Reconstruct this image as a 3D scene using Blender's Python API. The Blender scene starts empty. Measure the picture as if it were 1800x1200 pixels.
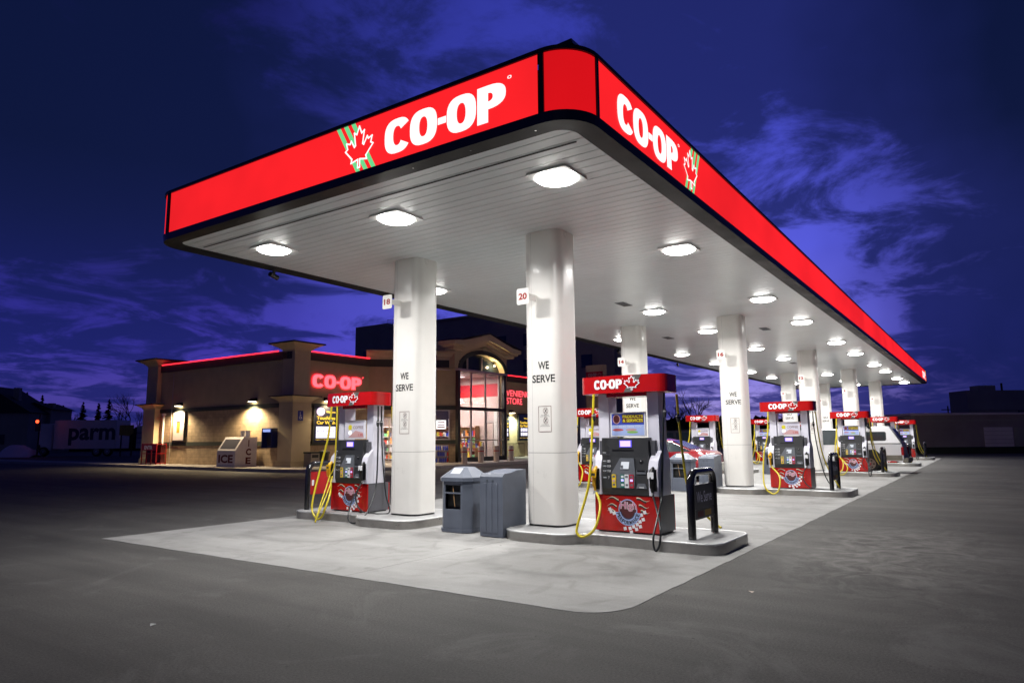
import bpy, math, random
from mathutils import Vector, Matrix, noise
random.seed(7)
S = bpy.context.scene
COL = S.collection
R = math.radians
# ------------------------------------------------------------------ camera
cam = bpy.data.cameras.new('camera')
camo = bpy.data.objects.new('camera', cam); COL.objects.link(camo); S.camera = camo
cam.sensor_width = 36.0; cam.lens = 36.0 * 1209.83 / 1800.0
cam.clip_start = 0.05; cam.clip_end = 3000
yaw, pitch, roll = 0.60333168, 0.139074532, -0.00807625
fw = Vector((math.cos(yaw)*math.cos(pitch), math.sin(yaw)*math.cos(pitch), math.sin(pitch)))
rt = Vector((math.sin(yaw), -math.cos(yaw), 0)); up = rt.cross(fw)
rt, up = rt*math.cos(roll)+up*math.sin(roll), up*math.cos(roll)-rt*math.sin(roll)
mm = Matrix((rt, up, -fw)).transposed().to_4x4()
mm.translation = Vector((-9.5147, -5.7823, 1.5002)); camo.matrix_world = mm
# ------------------------------------------------------------------ world (dusk sky)
def mknodes(nt):
    nt.nodes.clear()
    def N(t, **k):
        n = nt.nodes.new(t)
        for a, b in k.items():
            if a == 'inp':
                for i, v in b.items(): n.inputs[i].default_value = v
            else: setattr(n, a, b)
        return n
    return N, nt.links.new
W = bpy.data.worlds.new('World'); S.world = W; W.use_nodes = True
N, L = mknodes(W.node_tree)
def ramp(node, stops, interp='EASE'):
    cr = node.color_ramp; cr.interpolation = interp
    while len(cr.elements) < len(stops): cr.elements.new(0.5)
    for e, (p, c) in zip(cr.elements, stops):
        e.position = p; e.color = (c[0], c[1], c[2], 1) if len(c) == 3 else c
def build_world():
    tc = N('ShaderNodeTexCoord')
    nz = N('ShaderNodeVectorMath', operation='NORMALIZE'); L(tc.outputs['Generated'], nz.inputs[0])
    sep = N('ShaderNodeSeparateXYZ'); L(nz.outputs[0], sep.inputs[0])
    # clear twilight colour by height
    clear = N('ShaderNodeValToRGB'); L(sep.outputs['Z'], clear.inputs[0])
    ramp(clear, [(0.0, (.50, .40, .85)), (.05, (.50, .42, 1.15)), (.12, (.27, .26, 1.2)), (.25, (.17, .19, 1.25)), (.45, (.075, .095, .80)), (.9, (.012, .018, .16))], 'LINEAR')
    # the brighter side of the sky (where the sun went down), falling off to both sides
    an = N('ShaderNodeMath', operation='ARCTAN2'); L(sep.outputs['Y'], an.inputs[0]); L(sep.outputs['X'], an.inputs[1])
    nz0 = N('ShaderNodeTexNoise', inp={'Scale': 3.0, 'Detail': 4.0, 'Roughness': .6}); L(nz.outputs[0], nz0.inputs['Vector'])
    wob = N('ShaderNodeMath', operation='MULTIPLY_ADD'); L(nz0.outputs[0], wob.inputs[0]); wob.inputs[1].default_value = .36; L(an.outputs[0], wob.inputs[2])
    a01 = N('ShaderNodeMapRange'); L(wob.outputs[0], a01.inputs[0]); a01.inputs[1].default_value = R(-30)+.18; a01.inputs[2].default_value = R(90)+.18
    def azr(st):
        r = N('ShaderNodeValToRGB'); L(a01.outputs[0], r.inputs[0]); ramp(r, [((a+30)/120, v if isinstance(v, tuple) else (v, v, v)) for a, v in st], 'LINEAR'); return r
    lo = azr([(-30, (.02, .04, .11)), (0, (.03, .055, .15)), (4, (.20, .20, .36)), (8, (.6, .6, .72)), (13, 1.0), (24, 1.0), (40, (.55, .55, .85)), (50, (.42, .38, .70)), (58, (.27, .22, .50)), (75, (.16, .16, .40))])
    hi = azr([(-30, .10), (-6, .14), (3, .50), (11, .90), (22, .95), (34, .85), (44, .62), (56, .18), (80, .12)])
    eh = N('ShaderNodeMapRange', interpolation_type='SMOOTHSTEP'); L(sep.outputs['Z'], eh.inputs[0]); eh.inputs[1].default_value = .08; eh.inputs[2].default_value = .30
    az = N('ShaderNodeMix', data_type='RGBA'); L(eh.outputs[0], az.inputs[0]); L(lo.outputs[0], az.inputs[6]); L(hi.outputs[0], az.inputs[7])
    # clouds: project the direction on a flat layer so that they stretch towards the horizon
    zz = N('ShaderNodeMath', operation='MAXIMUM'); L(sep.outputs['Z'], zz.inputs[0]); zz.inputs[1].default_value = 0.0
    za = N('ShaderNodeMath', operation='ADD'); L(zz.outputs[0], za.inputs[0]); za.inputs[1].default_value = 0.16
    cb = N('ShaderNodeCombineXYZ')
    for i, k in ((0, 'X'), (1, 'Y')):
        d = N('ShaderNodeMath', operation='DIVIDE'); L(sep.outputs[k], d.inputs[0]); L(za.outputs[0], d.inputs[1]); L(d.outputs[0], cb.inputs[i])
    cb.inputs[2].default_value = 5.2
    n1 = N('ShaderNodeTexNoise', inp={'Scale': 2.6, 'Detail': 11.0, 'Roughness': .64, 'Distortion': .5}); L(cb.outputs[0], n1.inputs['Vector'])
    n2 = N('ShaderNodeTexNoise', inp={'Scale': .8, 'Detail': 4.0, 'Roughness': .55}); L(cb.outputs[0], n2.inputs['Vector'])
    n1b = N('ShaderNodeMath', operation='MULTIPLY'); L(n1.outputs[0], n1b.inputs[0]); n1b.inputs[1].default_value = 1.9
    mx = N('ShaderNodeMath', operation='MULTIPLY_ADD'); L(n2.outputs[0], mx.inputs[0]); mx.inputs[1].default_value = .8; L(n1b.outputs[0], mx.inputs[2])
    # openings (+) and heavier banks (-) of the cloud layer, as they hung in the sky
    cur = mx
    for px, py, wdeg, amp in ((1290, 300, 10, .20), (1450, 420, 9, .16), (1620, 540, 9, .22), (600, 565, 11, .20), (760, 90, 16, .08), (150, 660, 10, .16), (1210, 650, 9, .20), (1560, 300, 10, -.14), (100, 250, 22, -.10), (1760, 60, 22, -.14), (1760, 650, 8, -.20), (420, 560, 8, -.0)):
        dv = (fw+rt*((px-900)/1209.83)+up*((600-py)/1209.83)).normalized()
        dd = N('ShaderNodeVectorMath', operation='DOT_PRODUCT'); L(nz.outputs[0], dd.inputs[0]); dd.inputs[1].default_value = dv
        rr = N('ShaderNodeMapRange', interpolation_type='SMOOTHSTEP'); L(dd.outputs['Value'], rr.inputs[0]); rr.inputs[1].default_value = math.cos(R(wdeg*1.3)); rr.inputs[2].default_value = 1.0; rr.inputs[4].default_value = amp
        sb = N('ShaderNodeMath', operation='SUBTRACT'); L(cur.outputs[0], sb.inputs[0]); L(rr.outputs[0], sb.inputs[1]); cur = sb
    cl = N('ShaderNodeMapRange', interpolation_type='SMOOTHSTEP'); L(cur.outputs[0], cl.inputs[0]); cl.inputs[4].default_value = .90
    cl.inputs[1].default_value = 1.08; cl.inputs[2].default_value = 1.38
    # cloud colour by height
    cc = N('ShaderNodeValToRGB'); L(sep.outputs['Z'], cc.inputs[0])
    ramp(cc, [(0.0, (.012, .02, .15)), (.12, (.010, .018, .13)), (.35, (.003, .010, .045)), (.9, (.003, .009, .04))], 'LINEAR')
    mul = N('ShaderNodeMix', data_type='RGBA', blend_type='MULTIPLY'); mul.inputs[0].default_value = 1
    L(clear.outputs[0], mul.inputs[6]); L(az.outputs[2], mul.inputs[7])
    lit = N('ShaderNodeMix', data_type='RGBA', blend_type='MULTIPLY'); lit.inputs[0].default_value = 1; L(az.outputs[2], lit.inputs[6]); lit.inputs[7].default_value = (.018, .021, .16, 1)
    ca = N('ShaderNodeMix', data_type='RGBA', blend_type='ADD'); ca.inputs[0].default_value = 1; L(cc.outputs[0], ca.inputs[6]); L(lit.outputs[2], ca.inputs[7]); cc = ca
    mix = N('ShaderNodeMix', data_type='RGBA'); L(cl.outputs[0], mix.inputs[0]); L(mul.outputs[2], mix.inputs[6]); L(cc.outputs[2], mix.inputs[7])
    # a trace of the physical sky with the sun just under the horizon
    sky = N('ShaderNodeTexSky', sky_type='NISHITA', sun_disc=False, sun_elevation=R(-3), sun_rotation=R(68))
    add = N('ShaderNodeMix', data_type='RGBA', blend_type='ADD'); add.inputs[0].default_value = .012
    L(mix.outputs[2], add.inputs[6]); L(sky.outputs[0], add.inputs[7])
    # below the horizon: dark ground
    gz = N('ShaderNodeMapRange'); L(sep.outputs['Z'], gz.inputs[0]); gz.inputs[1].default_value = -.02; gz.inputs[2].default_value = 0.0
    fin = N('ShaderNodeMix', data_type='RGBA'); L(gz.outputs[0], fin.inputs[0]); fin.inputs[6].default_value = (.004, .005, .01, 1); L(add.outputs[2], fin.inputs[7])
    bg = N('ShaderNodeBackground'); L(fin.outputs[2], bg.inputs[0]); bg.inputs[1].default_value = 0.62
    o = N('ShaderNodeOutputWorld'); L(bg.outputs[0], o.inputs[0])
build_world()
# very weak remaining twilight glow from the side where the sun set
sl = bpy.data.lights.new('twilight', 'SUN'); sl.energy = .012; sl.angle = R(20); sl.color = (.6, .6, 1)
so = bpy.data.objects.new('twilight', sl); COL.objects.link(so); so.rotation_euler = (R(70), 0, R(-68))
S.view_settings.view_transform = 'Standard'; S.view_settings.look = 'None'
S.view_settings.exposure = 0; S.view_settings.gamma = 1; S.view_settings.use_curve_mapping = False
S.render.engine = 'CYCLES'
S.cycles.use_denoising = True; S.cycles.max_bounces = 6; S.cycles.diffuse_bounces = 4; S.cycles.glossy_bounces = 3
S.cycles.transmission_bounces = 4; S.cycles.transparent_max_bounces = 8; S.cycles.sample_clamp_indirect = 4; S.cycles.caustics_reflective = False
# ------------------------------------------------------------------ materials
MATS = {}
def mat(name, c=(.5, .5, .5), rough=.5, metal=0, var=0, scale=6, bump=0, bscale=60, spec=.5, coat=0, emit=None, estr=1, coords='Object', detail=5, rvar=0):
    if name in MATS: return MATS[name]
    m = bpy.data.materials.new(name); m.use_nodes = True
    N, L = mknodes(m.node_tree)
    p = N('ShaderNodeBsdfPrincipled'); o = N('ShaderNodeOutputMaterial'); L(p.outputs[0], o.inputs[0])
    p.inputs['Base Color'].default_value = (*c, 1); p.inputs['Roughness'].default_value = rough; p.inputs['Metallic'].default_value = metal
    p.inputs['Specular IOR Level'].default_value = spec; p.inputs['Coat Weight'].default_value = coat
    if emit is not None:
        p.inputs['Emission Color'].default_value = (*emit, 1); p.inputs['Emission Strength'].default_value = estr
    tc = N('ShaderNodeTexCoord')
    if var or rvar:
        n = N('ShaderNodeTexNoise', inp={'Scale': scale, 'Detail': detail, 'Roughness': .6}); L(tc.outputs[coords], n.inputs['Vector'])
        if var:
            r = N('ShaderNodeMapRange'); L(n.outputs[0], r.inputs[0]); r.inputs[1].default_value = .3; r.inputs[2].default_value = .7
            r.inputs[3].default_value = 1-var; r.inputs[4].default_value = 1+var*.6
            x = N('ShaderNodeMix', data_type='RGBA', blend_type='MULTIPLY'); x.inputs[0].default_value = 1
            x.inputs[6].default_value = (*c, 1); L(r.outputs[0], x.inputs[7]); L(x.outputs[2], p.inputs['Base Color'])
        if rvar:
            r = N('ShaderNodeMapRange'); L(n.outputs[0], r.inputs[0]); r.inputs[1].default_value = .3; r.inputs[2].default_value = .7
            r.inputs[3].default_value = max(0, rough-rvar); r.inputs[4].default_value = min(1, rough+rvar); L(r.outputs[0], p.inputs['Roughness'])
    if bump:
        n = N('ShaderNodeTexNoise', inp={'Scale': bscale, 'Detail': 4.0}); L(tc.outputs[coords], n.inputs['Vector'])
        b = N('ShaderNodeBump', inp={'Strength': bump, 'Distance': .02}); L(n.outputs[0], b.inputs['Height']); L(b.outputs[0], p.inputs['Normal'])
    MATS[name] = m; return m
def emis(name, c, s=1.0):
    return mat(name, tuple(min(.8, v)*.12 for v in c), .55, spec=.25, emit=c, estr=s)
def glassm(name, tint=(.8, .85, .9), refl=.12, rough=.02):
    m = bpy.data.materials.new(name); m.use_nodes = True
    N, L = mknodes(m.node_tree)
    t = N('ShaderNodeBsdfTransparent'); t.inputs[0].default_value = (*tint, 1)
    g = N('ShaderNodeBsdfGlossy'); g.inputs['Roughness'].default_value = rough; g.inputs[0].default_value = (.9, .9, .9, 1)
    x = N('ShaderNodeMixShader'); x.inputs[0].default_value = refl
    o = N('ShaderNodeOutputMaterial'); L(t.outputs[0], x.inputs[1]); L(g.outputs[0], x.inputs[2]); L(x.outputs[0], o.inputs[0])
    MATS[name] = m; return m
# --- asphalt
def m_asphalt():
    m = bpy.data.materials.new('asphalt'); m.use_nodes = True
    N, L = mknodes(m.node_tree)
    p = N('ShaderNodeBsdfPrincipled'); o = N('ShaderNodeOutputMaterial'); L(p.outputs[0], o.inputs[0])
    tc = N('ShaderNodeTexCoord')
    big = N('ShaderNodeTexNoise', inp={'Scale': .22, 'Detail': 6.0, 'Roughness': .62, 'Distortion': .6}); L(tc.outputs['Object'], big.inputs['Vector'])
    cr = N('ShaderNodeValToRGB'); ramp(cr, [(.3, (.046, .044, .041)), (.55, (.068, .065, .061)), (.75, (.100, .096, .090))], 'LINEAR'); L(big.outputs[0], cr.inputs[0])
    # stretched wheel polish streaks along the lanes
    mp = N('ShaderNodeMapping'); mp.inputs['Scale'].default_value = (2.2, .18, 1); L(tc.outputs['Object'], mp.inputs[0])
    mp.inputs['Rotation'].default_value = (0, 0, R(9))
    st = N('ShaderNodeTexNoise', inp={'Scale': .8, 'Detail': 5.0, 'Roughness': .6}); L(mp.outputs[0], st.inputs['Vector'])
    sr = N('ShaderNodeMapRange'); L(st.outputs[0], sr.inputs[0]); sr.inputs[1].default_value = .35; sr.inputs[2].default_value = .7; sr.inputs[3].default_value = .8; sr.inputs[4].default_value = 1.25
    a = N('ShaderNodeMix', data_type='RGBA', blend_type='MULTIPLY'); a.inputs[0].default_value = 1; L(cr.outputs[0], a.inputs[6]); L(sr.outputs[0], a.inputs[7])
    # fine aggregate
    fine = N('ShaderNodeTexNoise', inp={'Scale': 55.0, 'Detail': 6.0, 'Roughness': .8}); L(tc.outputs['Object'], fine.inputs['Vector'])
    fr = N('ShaderNodeMapRange'); L(fine.outputs[0], fr.inputs[0]); fr.inputs[1].default_value = .3; fr.inputs[2].default_value = .75; fr.inputs[3].default_value = .38; fr.inputs[4].default_value = 1.95
    b = N('ShaderNodeMix', data_type='RGBA', blend_type='MULTIPLY'); b.inputs[0].default_value = 1; L(a.outputs[2], b.inputs[6]); L(fr.outputs[0], b.inputs[7])
    # dried salt / oil blotches
    bl = N('ShaderNodeTexNoise', inp={'Scale': .55, 'Detail': 9.0, 'Roughness': .72, 'Distortion': 1.6}); L(tc.outputs['Object'], bl.inputs['Vector'])
    br = N('ShaderNodeMapRange'); L(bl.outputs[0], br.inputs[0]); br.inputs[1].default_value = .55; br.inputs[2].default_value = .74; br.inputs[4].default_value = .6
    c = N('ShaderNodeMix', data_type='RGBA'); L(br.outputs[0], c.inputs[0]); L(b.outputs[2], c.inputs[6]); c.inputs[7].default_value = (.15, .145, .14, 1)
    ds = N('ShaderNodeMapping', vector_type='POINT'); ds.inputs['Location'].default_value = (-.10, .92, 0); ds.inputs['Rotation'].default_value = (0, 0, R(38)); ds.inputs['Scale'].default_value = (.22, .55, 0)
    sh = N('ShaderNodeVectorMath', operation='SUBTRACT'); L(tc.outputs['Object'], sh.inputs[0]); sh.inputs[1].default_value = (.9, -4.6, 0); ds.inputs['Location'].default_value = (0, 0, 0); L(sh.outputs[0], ds.inputs[0])
    dl = N('ShaderNodeVectorMath', operation='LENGTH'); L(ds.outputs[0], dl.inputs[0])
    dm = N('ShaderNodeMapRange', interpolation_type='SMOOTHSTEP'); L(dl.outputs['Value'], dm.inputs[0]); dm.inputs[1].default_value = 1.0; dm.inputs[2].default_value = .1; dm.inputs[3].default_value = 0; dm.inputs[4].default_value = 1
    dn = N('ShaderNodeTexNoise', inp={'Scale': 1.7, 'Detail': 9.0, 'Roughness': .7, 'Distortion': 2.0}); L(tc.outputs['Object'], dn.inputs['Vector'])
    dr = N('ShaderNodeMapRange'); L(dn.outputs[0], dr.inputs[0]); dr.inputs[1].default_value = .42; dr.inputs[2].default_value = .68
    dq = N('ShaderNodeMath', operation='MULTIPLY'); L(dm.outputs[0], dq.inputs[0]); L(dr.outputs[0], dq.inputs[1])
    dx = N('ShaderNodeMix', data_type='RGBA'); L(dq.outputs[0], dx.inputs[0]); L(c.outputs[2], dx.inputs[6]); dx.inputs[7].default_value = (.19, .182, .172, 1); c = dx
    # sparse light specks of grit
    vo = N('ShaderNodeTexVoronoi', feature='F1', inp={'Scale': 3.1}); L(tc.outputs['Object'], vo.inputs['Vector'])
    vr = N('ShaderNodeMath', operation='LESS_THAN'); L(vo.outputs['Distance'], vr.inputs[0]); vr.inputs[1].default_value = .035
    d = N('ShaderNodeMix', data_type='RGBA'); L(vr.outputs[0], d.inputs[0]); L(c.outputs[2], d.inputs[6]); d.inputs[7].default_value = (.02, .02, .02, 1)
    L(d.outputs[2], p.inputs['Base Color'])
    rr = N('ShaderNodeMapRange'); L(big.outputs[0], rr.inputs[0]); rr.inputs[3].default_value = .62; rr.inputs[4].default_value = .92; L(rr.outputs[0], p.inputs['Roughness'])
    bp = N('ShaderNodeBump', inp={'Strength': .5, 'Distance': .012}); L(fine.outputs[0], bp.inputs['Height']); L(bp.outputs[0], p.inputs['Normal'])
    p.inputs['Specular IOR Level'].default_value = .3
    MATS['asphalt'] = m; return m
def m_concrete():
    m = bpy.data.materials.new('slab_concrete'); m.use_nodes = True
    N, L = mknodes(m.node_tree)
    p = N('ShaderNodeBsdfPrincipled'); o = N('ShaderNodeOutputMaterial'); L(p.outputs[0], o.inputs[0])
    tc = N('ShaderNodeTexCoord')
    big = N('ShaderNodeTexNoise', inp={'Scale': .55, 'Detail': 7.0, 'Roughness': .6, 'Distortion': .8}); L(tc.outputs['Object'], big.inputs['Vector'])
    cr = N('ShaderNodeValToRGB'); ramp(cr, [(.28, (.215, .210, .202)), (.5, (.266, .262, .253)), (.72, (.30, .296, .287))], 'LINEAR'); L(big.outputs[0], cr.inputs[0])
    mp = N('ShaderNodeMapping'); mp.inputs['Scale'].default_value = (3.0, .35, 1); L(tc.outputs['Object'], mp.inputs[0])
    st = N('ShaderNodeTexNoise', inp={'Scale': .9, 'Detail': 5.0, 'Roughness': .6, 'Distortion': .3}); L(mp.outputs[0], st.inputs['Vector'])
    sr = N('ShaderNodeMapRange'); L(st.outputs[0], sr.inputs[0]); sr.inputs[1].default_value = .3; sr.inputs[2].default_value = .7; sr.inputs[3].default_value = .84; sr.inputs[4].default_value = 1.06
    a = N('ShaderNodeMix', data_type='RGBA', blend_type='MULTIPLY'); a.inputs[0].default_value = 1; L(cr.outputs[0], a.inputs[6]); L(sr.outputs[0], a.inputs[7])
    # ring-shaped drip and tyre marks in front of the islands
    for (ox, oy, sx, sy, r0, dk) in ((-2.0, -1.4, .62, .50, .75, .78), (-1.9, 3.4, .60, .45, .8, .80), (5.0, -1.3, .45, .5, .8, .84), (4.4, 3.6, .5, .5, .7, .84)):
        q = N('ShaderNodeVectorMath', operation='SUBTRACT'); L(tc.outputs['Object'], q.inputs[0]); q.inputs[1].default_value = (ox+19.6*0, oy, 0)
        qs = N('ShaderNodeVectorMath', operation='MULTIPLY'); L(q.outputs[0], qs.inputs[0]); qs.inputs[1].default_value = (sx*1.6, sy*1.6, 0)
        ql = N('ShaderNodeVectorMath', operation='LENGTH'); L(qs.outputs[0], ql.inputs[0])
        wn = N('ShaderNodeMath', operation='MULTIPLY_ADD'); L(big.outputs[0], wn.inputs[0]); wn.inputs[1].default_value = .9; L(ql.outputs['Value'], wn.inputs[2])
        db = N('ShaderNodeMath', operation='SUBTRACT'); L(wn.outputs[0], db.inputs[0]); db.inputs[1].default_value = r0+.45
        ab = N('ShaderNodeMath', operation='ABSOLUTE'); L(db.outputs[0], ab.inputs[0])
        mr = N('ShaderNodeMapRange', interpolation_type='SMOOTHSTEP'); L(ab.outputs[0], mr.inputs[0]); mr.inputs[1].default_value = .0; mr.inputs[2].default_value = .22; mr.inputs[3].default_value = dk; mr.inputs[4].default_value = 1.0
        a2 = N('ShaderNodeMix', data_type='RGBA', blend_type='MULTIPLY'); a2.inputs[0].default_value = 1; L(a.outputs[2], a2.inputs[6]); L(mr.outputs[0], a2.inputs[7]); a = a2
    # oil stains
    oi = N('ShaderNodeTexNoise', inp={'Scale': 1.6, 'Detail': 4.0, 'Roughness': .55, 'Distortion': 1.5}); L(tc.outputs['Object'], oi.inputs['Vector'])
    orr = N('ShaderNodeMapRange'); L(oi.outputs[0], orr.inputs[0]); orr.inputs[1].default_value = .54; orr.inputs[2].default_value = .74; orr.inputs[4].default_value = .5
    b = N('ShaderNodeMix', data_type='RGBA'); L(orr.outputs[0], b.inputs[0]); L(a.outputs[2], b.inputs[6]); b.inputs[7].default_value = (.11, .107, .098, 1)
    vo = N('ShaderNodeTexVoronoi', feature='F1', inp={'Scale': 1.3}); L(tc.outputs['Object'], vo.inputs['Vector'])
    vr = N('ShaderNodeMath', operation='LESS_THAN'); L(vo.outputs['Distance'], vr.inputs[0]); vr.inputs[1].default_value = .035
    c = N('ShaderNodeMix', data_type='RGBA'); L(vr.outputs[0], c.inputs[0]); L(b.outputs[2], c.inputs[6]); c.inputs[7].default_value = (.08, .08, .075, 1)
    fine = N('ShaderNodeTexNoise', inp={'Scale': 130.0, 'Detail': 2.0}); L(tc.outputs['Object'], fine.inputs['Vector'])
    fr = N('ShaderNodeMapRange'); L(fine.outputs[0], fr.inputs[0]); fr.inputs[1].default_value = .3; fr.inputs[2].default_value = .7; fr.inputs[3].default_value = .9; fr.inputs[4].default_value = 1.1
    d = N('ShaderNodeMix', data_type='RGBA', blend_type='MULTIPLY'); d.inputs[0].default_value = 1; L(c.outputs[2], d.inputs[6]); L(fr.outputs[0], d.inputs[7])
    L(d.outputs[2], p.inputs['Base Color']); p.inputs['Roughness'].default_value = .72; p.inputs['Specular IOR Level'].default_value = .35
    bp = N('ShaderNodeBump', inp={'Strength': .25, 'Distance': .008}); L(fine.outputs[0], bp.inputs['Height']); L(bp.outputs[0], p.inputs['Normal'])
    MATS['slab'] = m; return m
def m_brick(name, c1, c2, cm, rot=0):
    m = bpy.data.materials.new(name); m.use_nodes = True
    N, L = mknodes(m.node_tree)
    p = N('ShaderNodeBsdfPrincipled'); o = N('ShaderNodeOutputMaterial'); L(p.outputs[0], o.inputs[0])
    tc = N('ShaderNodeTexCoord'); sp = N('ShaderNodeSeparateXYZ'); L(tc.outputs['Object'], sp.inputs[0])
    # run along the wall: x - y works for all three wall directions used here
    su = N('ShaderNodeMath', operation='SUBTRACT'); L(sp.outputs['X'], su.inputs[0]); L(sp.outputs['Y'], su.inputs[1])
    cb = N('ShaderNodeCombineXYZ'); L(su.outputs[0], cb.inputs[0]); L(sp.outputs['Z'], cb.inputs[1])
    b = N('ShaderNodeTexBrick', inp={'Scale': 1.0, 'Mortar Size': .008, 'Brick Width': .4, 'Row Height': .2, 'Mortar Smooth': .2, 'Bias': 0.0})
    b.inputs['Color1'].default_value = (*c1, 1); b.inputs['Color2'].default_value = (*c2, 1); b.inputs['Mortar'].default_value = (*cm, 1)
    L(cb.outputs[0], b.inputs['Vector'])
    n = N('ShaderNodeTexNoise', inp={'Scale': 3.0, 'Detail': 6.0}); L(tc.outputs['Object'], n.inputs['Vector'])
    r = N('ShaderNodeMapRange'); L(n.outputs[0], r.inputs[0]); r.inputs[1].default_value = .3; r.inputs[2].default_value = .7; r.inputs[3].default_value = .8; r.inputs[4].default_value = 1.15
    x = N('ShaderNodeMix', data_type='RGBA', blend_type='MULTIPLY'); x.inputs[0].default_value = 1; L(b.outputs[0], x.inputs[6]); L(r.outputs[0], x.inputs[7]); L(x.outputs[2], p.inputs['Base Color'])
    p.inputs['Roughness'].default_value = .85
    bu = N('ShaderNodeBump', invert=True, inp={'Strength': .6, 'Distance': .01}); L(b.outputs['Fac'], bu.inputs['Height']); L(bu.outputs[0], p.inputs['Normal'])
    MATS[name] = m; return m
m_asphalt(); m_concrete()
m_brick('brick', (.52, .39, .24), (.43, .32, .20), (.30, .23, .15))
glassm('glass', (.86, .88, .9), .10)
glassm('glass_dark', (.10, .12, .13), .25)
mat('column_cream', (.74, .72, .68), .34, var=.05, scale=1.6, spec=.4, coat=.08, rvar=.08)
mat('soffit', (.71, .755, .77), .30, var=.06, scale=1.2, spec=.8)
mat('soffit_gap', (.03, .03, .03), .8)
mat('trim_dark', (.016, .016, .016), .5, spec=.16, var=.5, rvar=.12, scale=1.2)
mat('trim_black', (.008, .008, .009), .3)
emis('fascia_red', (1.0, .017, .022), 1.0)
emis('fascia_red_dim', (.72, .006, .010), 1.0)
emis('fascia_white', (1, 1, 1), 1.15)
emis('fascia_green', (.16, .72, .28), 1.0)
emis('lens', (1, .985, .94), 24)
emis('neon', (1.6, .035, .06), 1.6)
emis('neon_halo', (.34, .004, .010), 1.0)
emis('neon_core', (1.6, .16, .20), 1.5)
mat('white_paint', (.78, .78, .77), .35)
mat('pump_red', (.42, .006, .004), .25, var=.06, coat=.4)
mat('pump_silver', (.74, .73, .82), .32, metal=.1, var=.04, spec=.6)
mat('pump_dark', (.035, .036, .038), .4, var=.1)
mat('pump_side', (.10, .10, .115), .38, var=.06, spec=.6)
mat('pump_black', (.008, .008, .009), .35)
mat('pump_panel', (.13, .14, .16), .38)
mat('letter_white', (.8, .8, .82), .4)
mat('letter_black', (.012, .012, .012), .5)
mat('letter_red', (.30, .015, .012), .5)
mat('leaf_grey', (.10, .09, .085), .4)
mat('hose_yellow', (.62, .50, .02), .38, spec=.6)
mat('hose_black', (.012, .014, .016), .35, spec=.6)
mat('nozzle_yellow', (.75, .42, .01), .4)
mat('steel', (.62, .62, .61), .45, metal=.6, var=.05, scale=5)
mat('kerb_concrete', (.30, .30, .30), .65, var=.15, scale=3, bump=.1)
mat('steel_edge', (.36, .345, .32), .38, metal=.75, var=.25, scale=3.5, rvar=.15)
mat('bin_grey', (.105, .12, .155), .42, var=.12, scale=4, bump=.05, bscale=200)
mat('bin_black', (.008, .009, .008), .6)
mat('guard_black', (.010, .010, .012), .16, coat=.6)
emis('screen_lilac', (.75, .55, 1.0), 1.3)
emis('screen_blue', (.15, .12, 1.0), 1.0)
emis('pad_white', (.75, .78, .85), .9)
emis('btn_blue', (.5, .45, 1.0), 1.6)
mat('btn_yellow', (.75, .52, .02), .4); mat('btn_green', (.02, .16, .13), .4); mat('btn_red', (.45, .01, .03), .4)
mat('stucco', (.56, .46, .27), .9, var=.1, scale=1.5, bump=.25, bscale=70)
mat('stucco_light', (.66, .55, .34), .9, var=.08, scale=1.5, bump=.2, bscale=70)
mat('band_green', (.05, .06, .045), .7, var=.1)
mat('roof_dark', (.03, .03, .032), .8)
mat('frame_dark', (.02, .022, .02), .4); mat('frame_light', (.55, .50, .48), .35, metal=.3)
mat('sidewalk', (.36, .33, .31), .85, var=.15, scale=1.2, bump=.2)
mat('bollard', (.55, .46, .38), .75, var=.1); mat('red_plain', (.45, .01, .012), .4)
mat('tire', (.015, .015, .015), .8); mat('rim', (.30, .29, .24), .35, metal=.6)
mat('car_white', (.80, .80, .82), .28, coat=.6); mat('car_dirty', (.26, .24, .19), .6, var=.3, scale=4); mat('car_red', (.24, .008, .014), .22, coat=.7)
mat('car_dark', (.02, .02, .022), .3, coat=.5); mat('car_glass', (.02, .03, .035), .12, spec=.5); mat('taillight', (.35, .01, .015), .2)
mat('lamp_clear', (.5, .5, .42), .15, coat=.5); mat('chrome', (.6, .6, .6), .2, metal=1)
mat('tower_dark', (.36, .33, .27), .85, var=.15, scale=.3); mat('bark', (.035, .028, .022), .95); mat('needles', (.018, .028, .018), .9)
mat('wall_grey', (.34, .29, .26), .9, var=.2, scale=.4); mat('trailer_white', (.80, .70, .66), .5, var=.1, scale=.6)
mat('navy', (.02, .03, .07), .5); mat('yellow_dull', (.42, .26, .03), .6); mat('snow', (.55, .62, .75), .8, bump=.5, bscale=6)
mat('blue_plastic', (.01, .02, .13), .35); mat('ice_white', (.78, .74, .72), .5, var=.08); mat('maroon', (.12, .012, .012), .6)
mat('shelf_wood', (.45, .27, .12), .6, var=.1); mat('int_wall', (.62, .50, .47), .8); mat('int_floor', (.45, .40, .38), .4)
mat('int_red', (.55, .03, .04), .6)
for i, c in enumerate([(.6, .05, .03), (.7, .45, .05), (.05, .08, .45), (.65, .62, .6), (.55, .2, .04), (.1, .3, .12), (.03, .03, .05)]): mat('goods%d' % i, tuple(min(.8, v*1.5) for v in c), .4)
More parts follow.
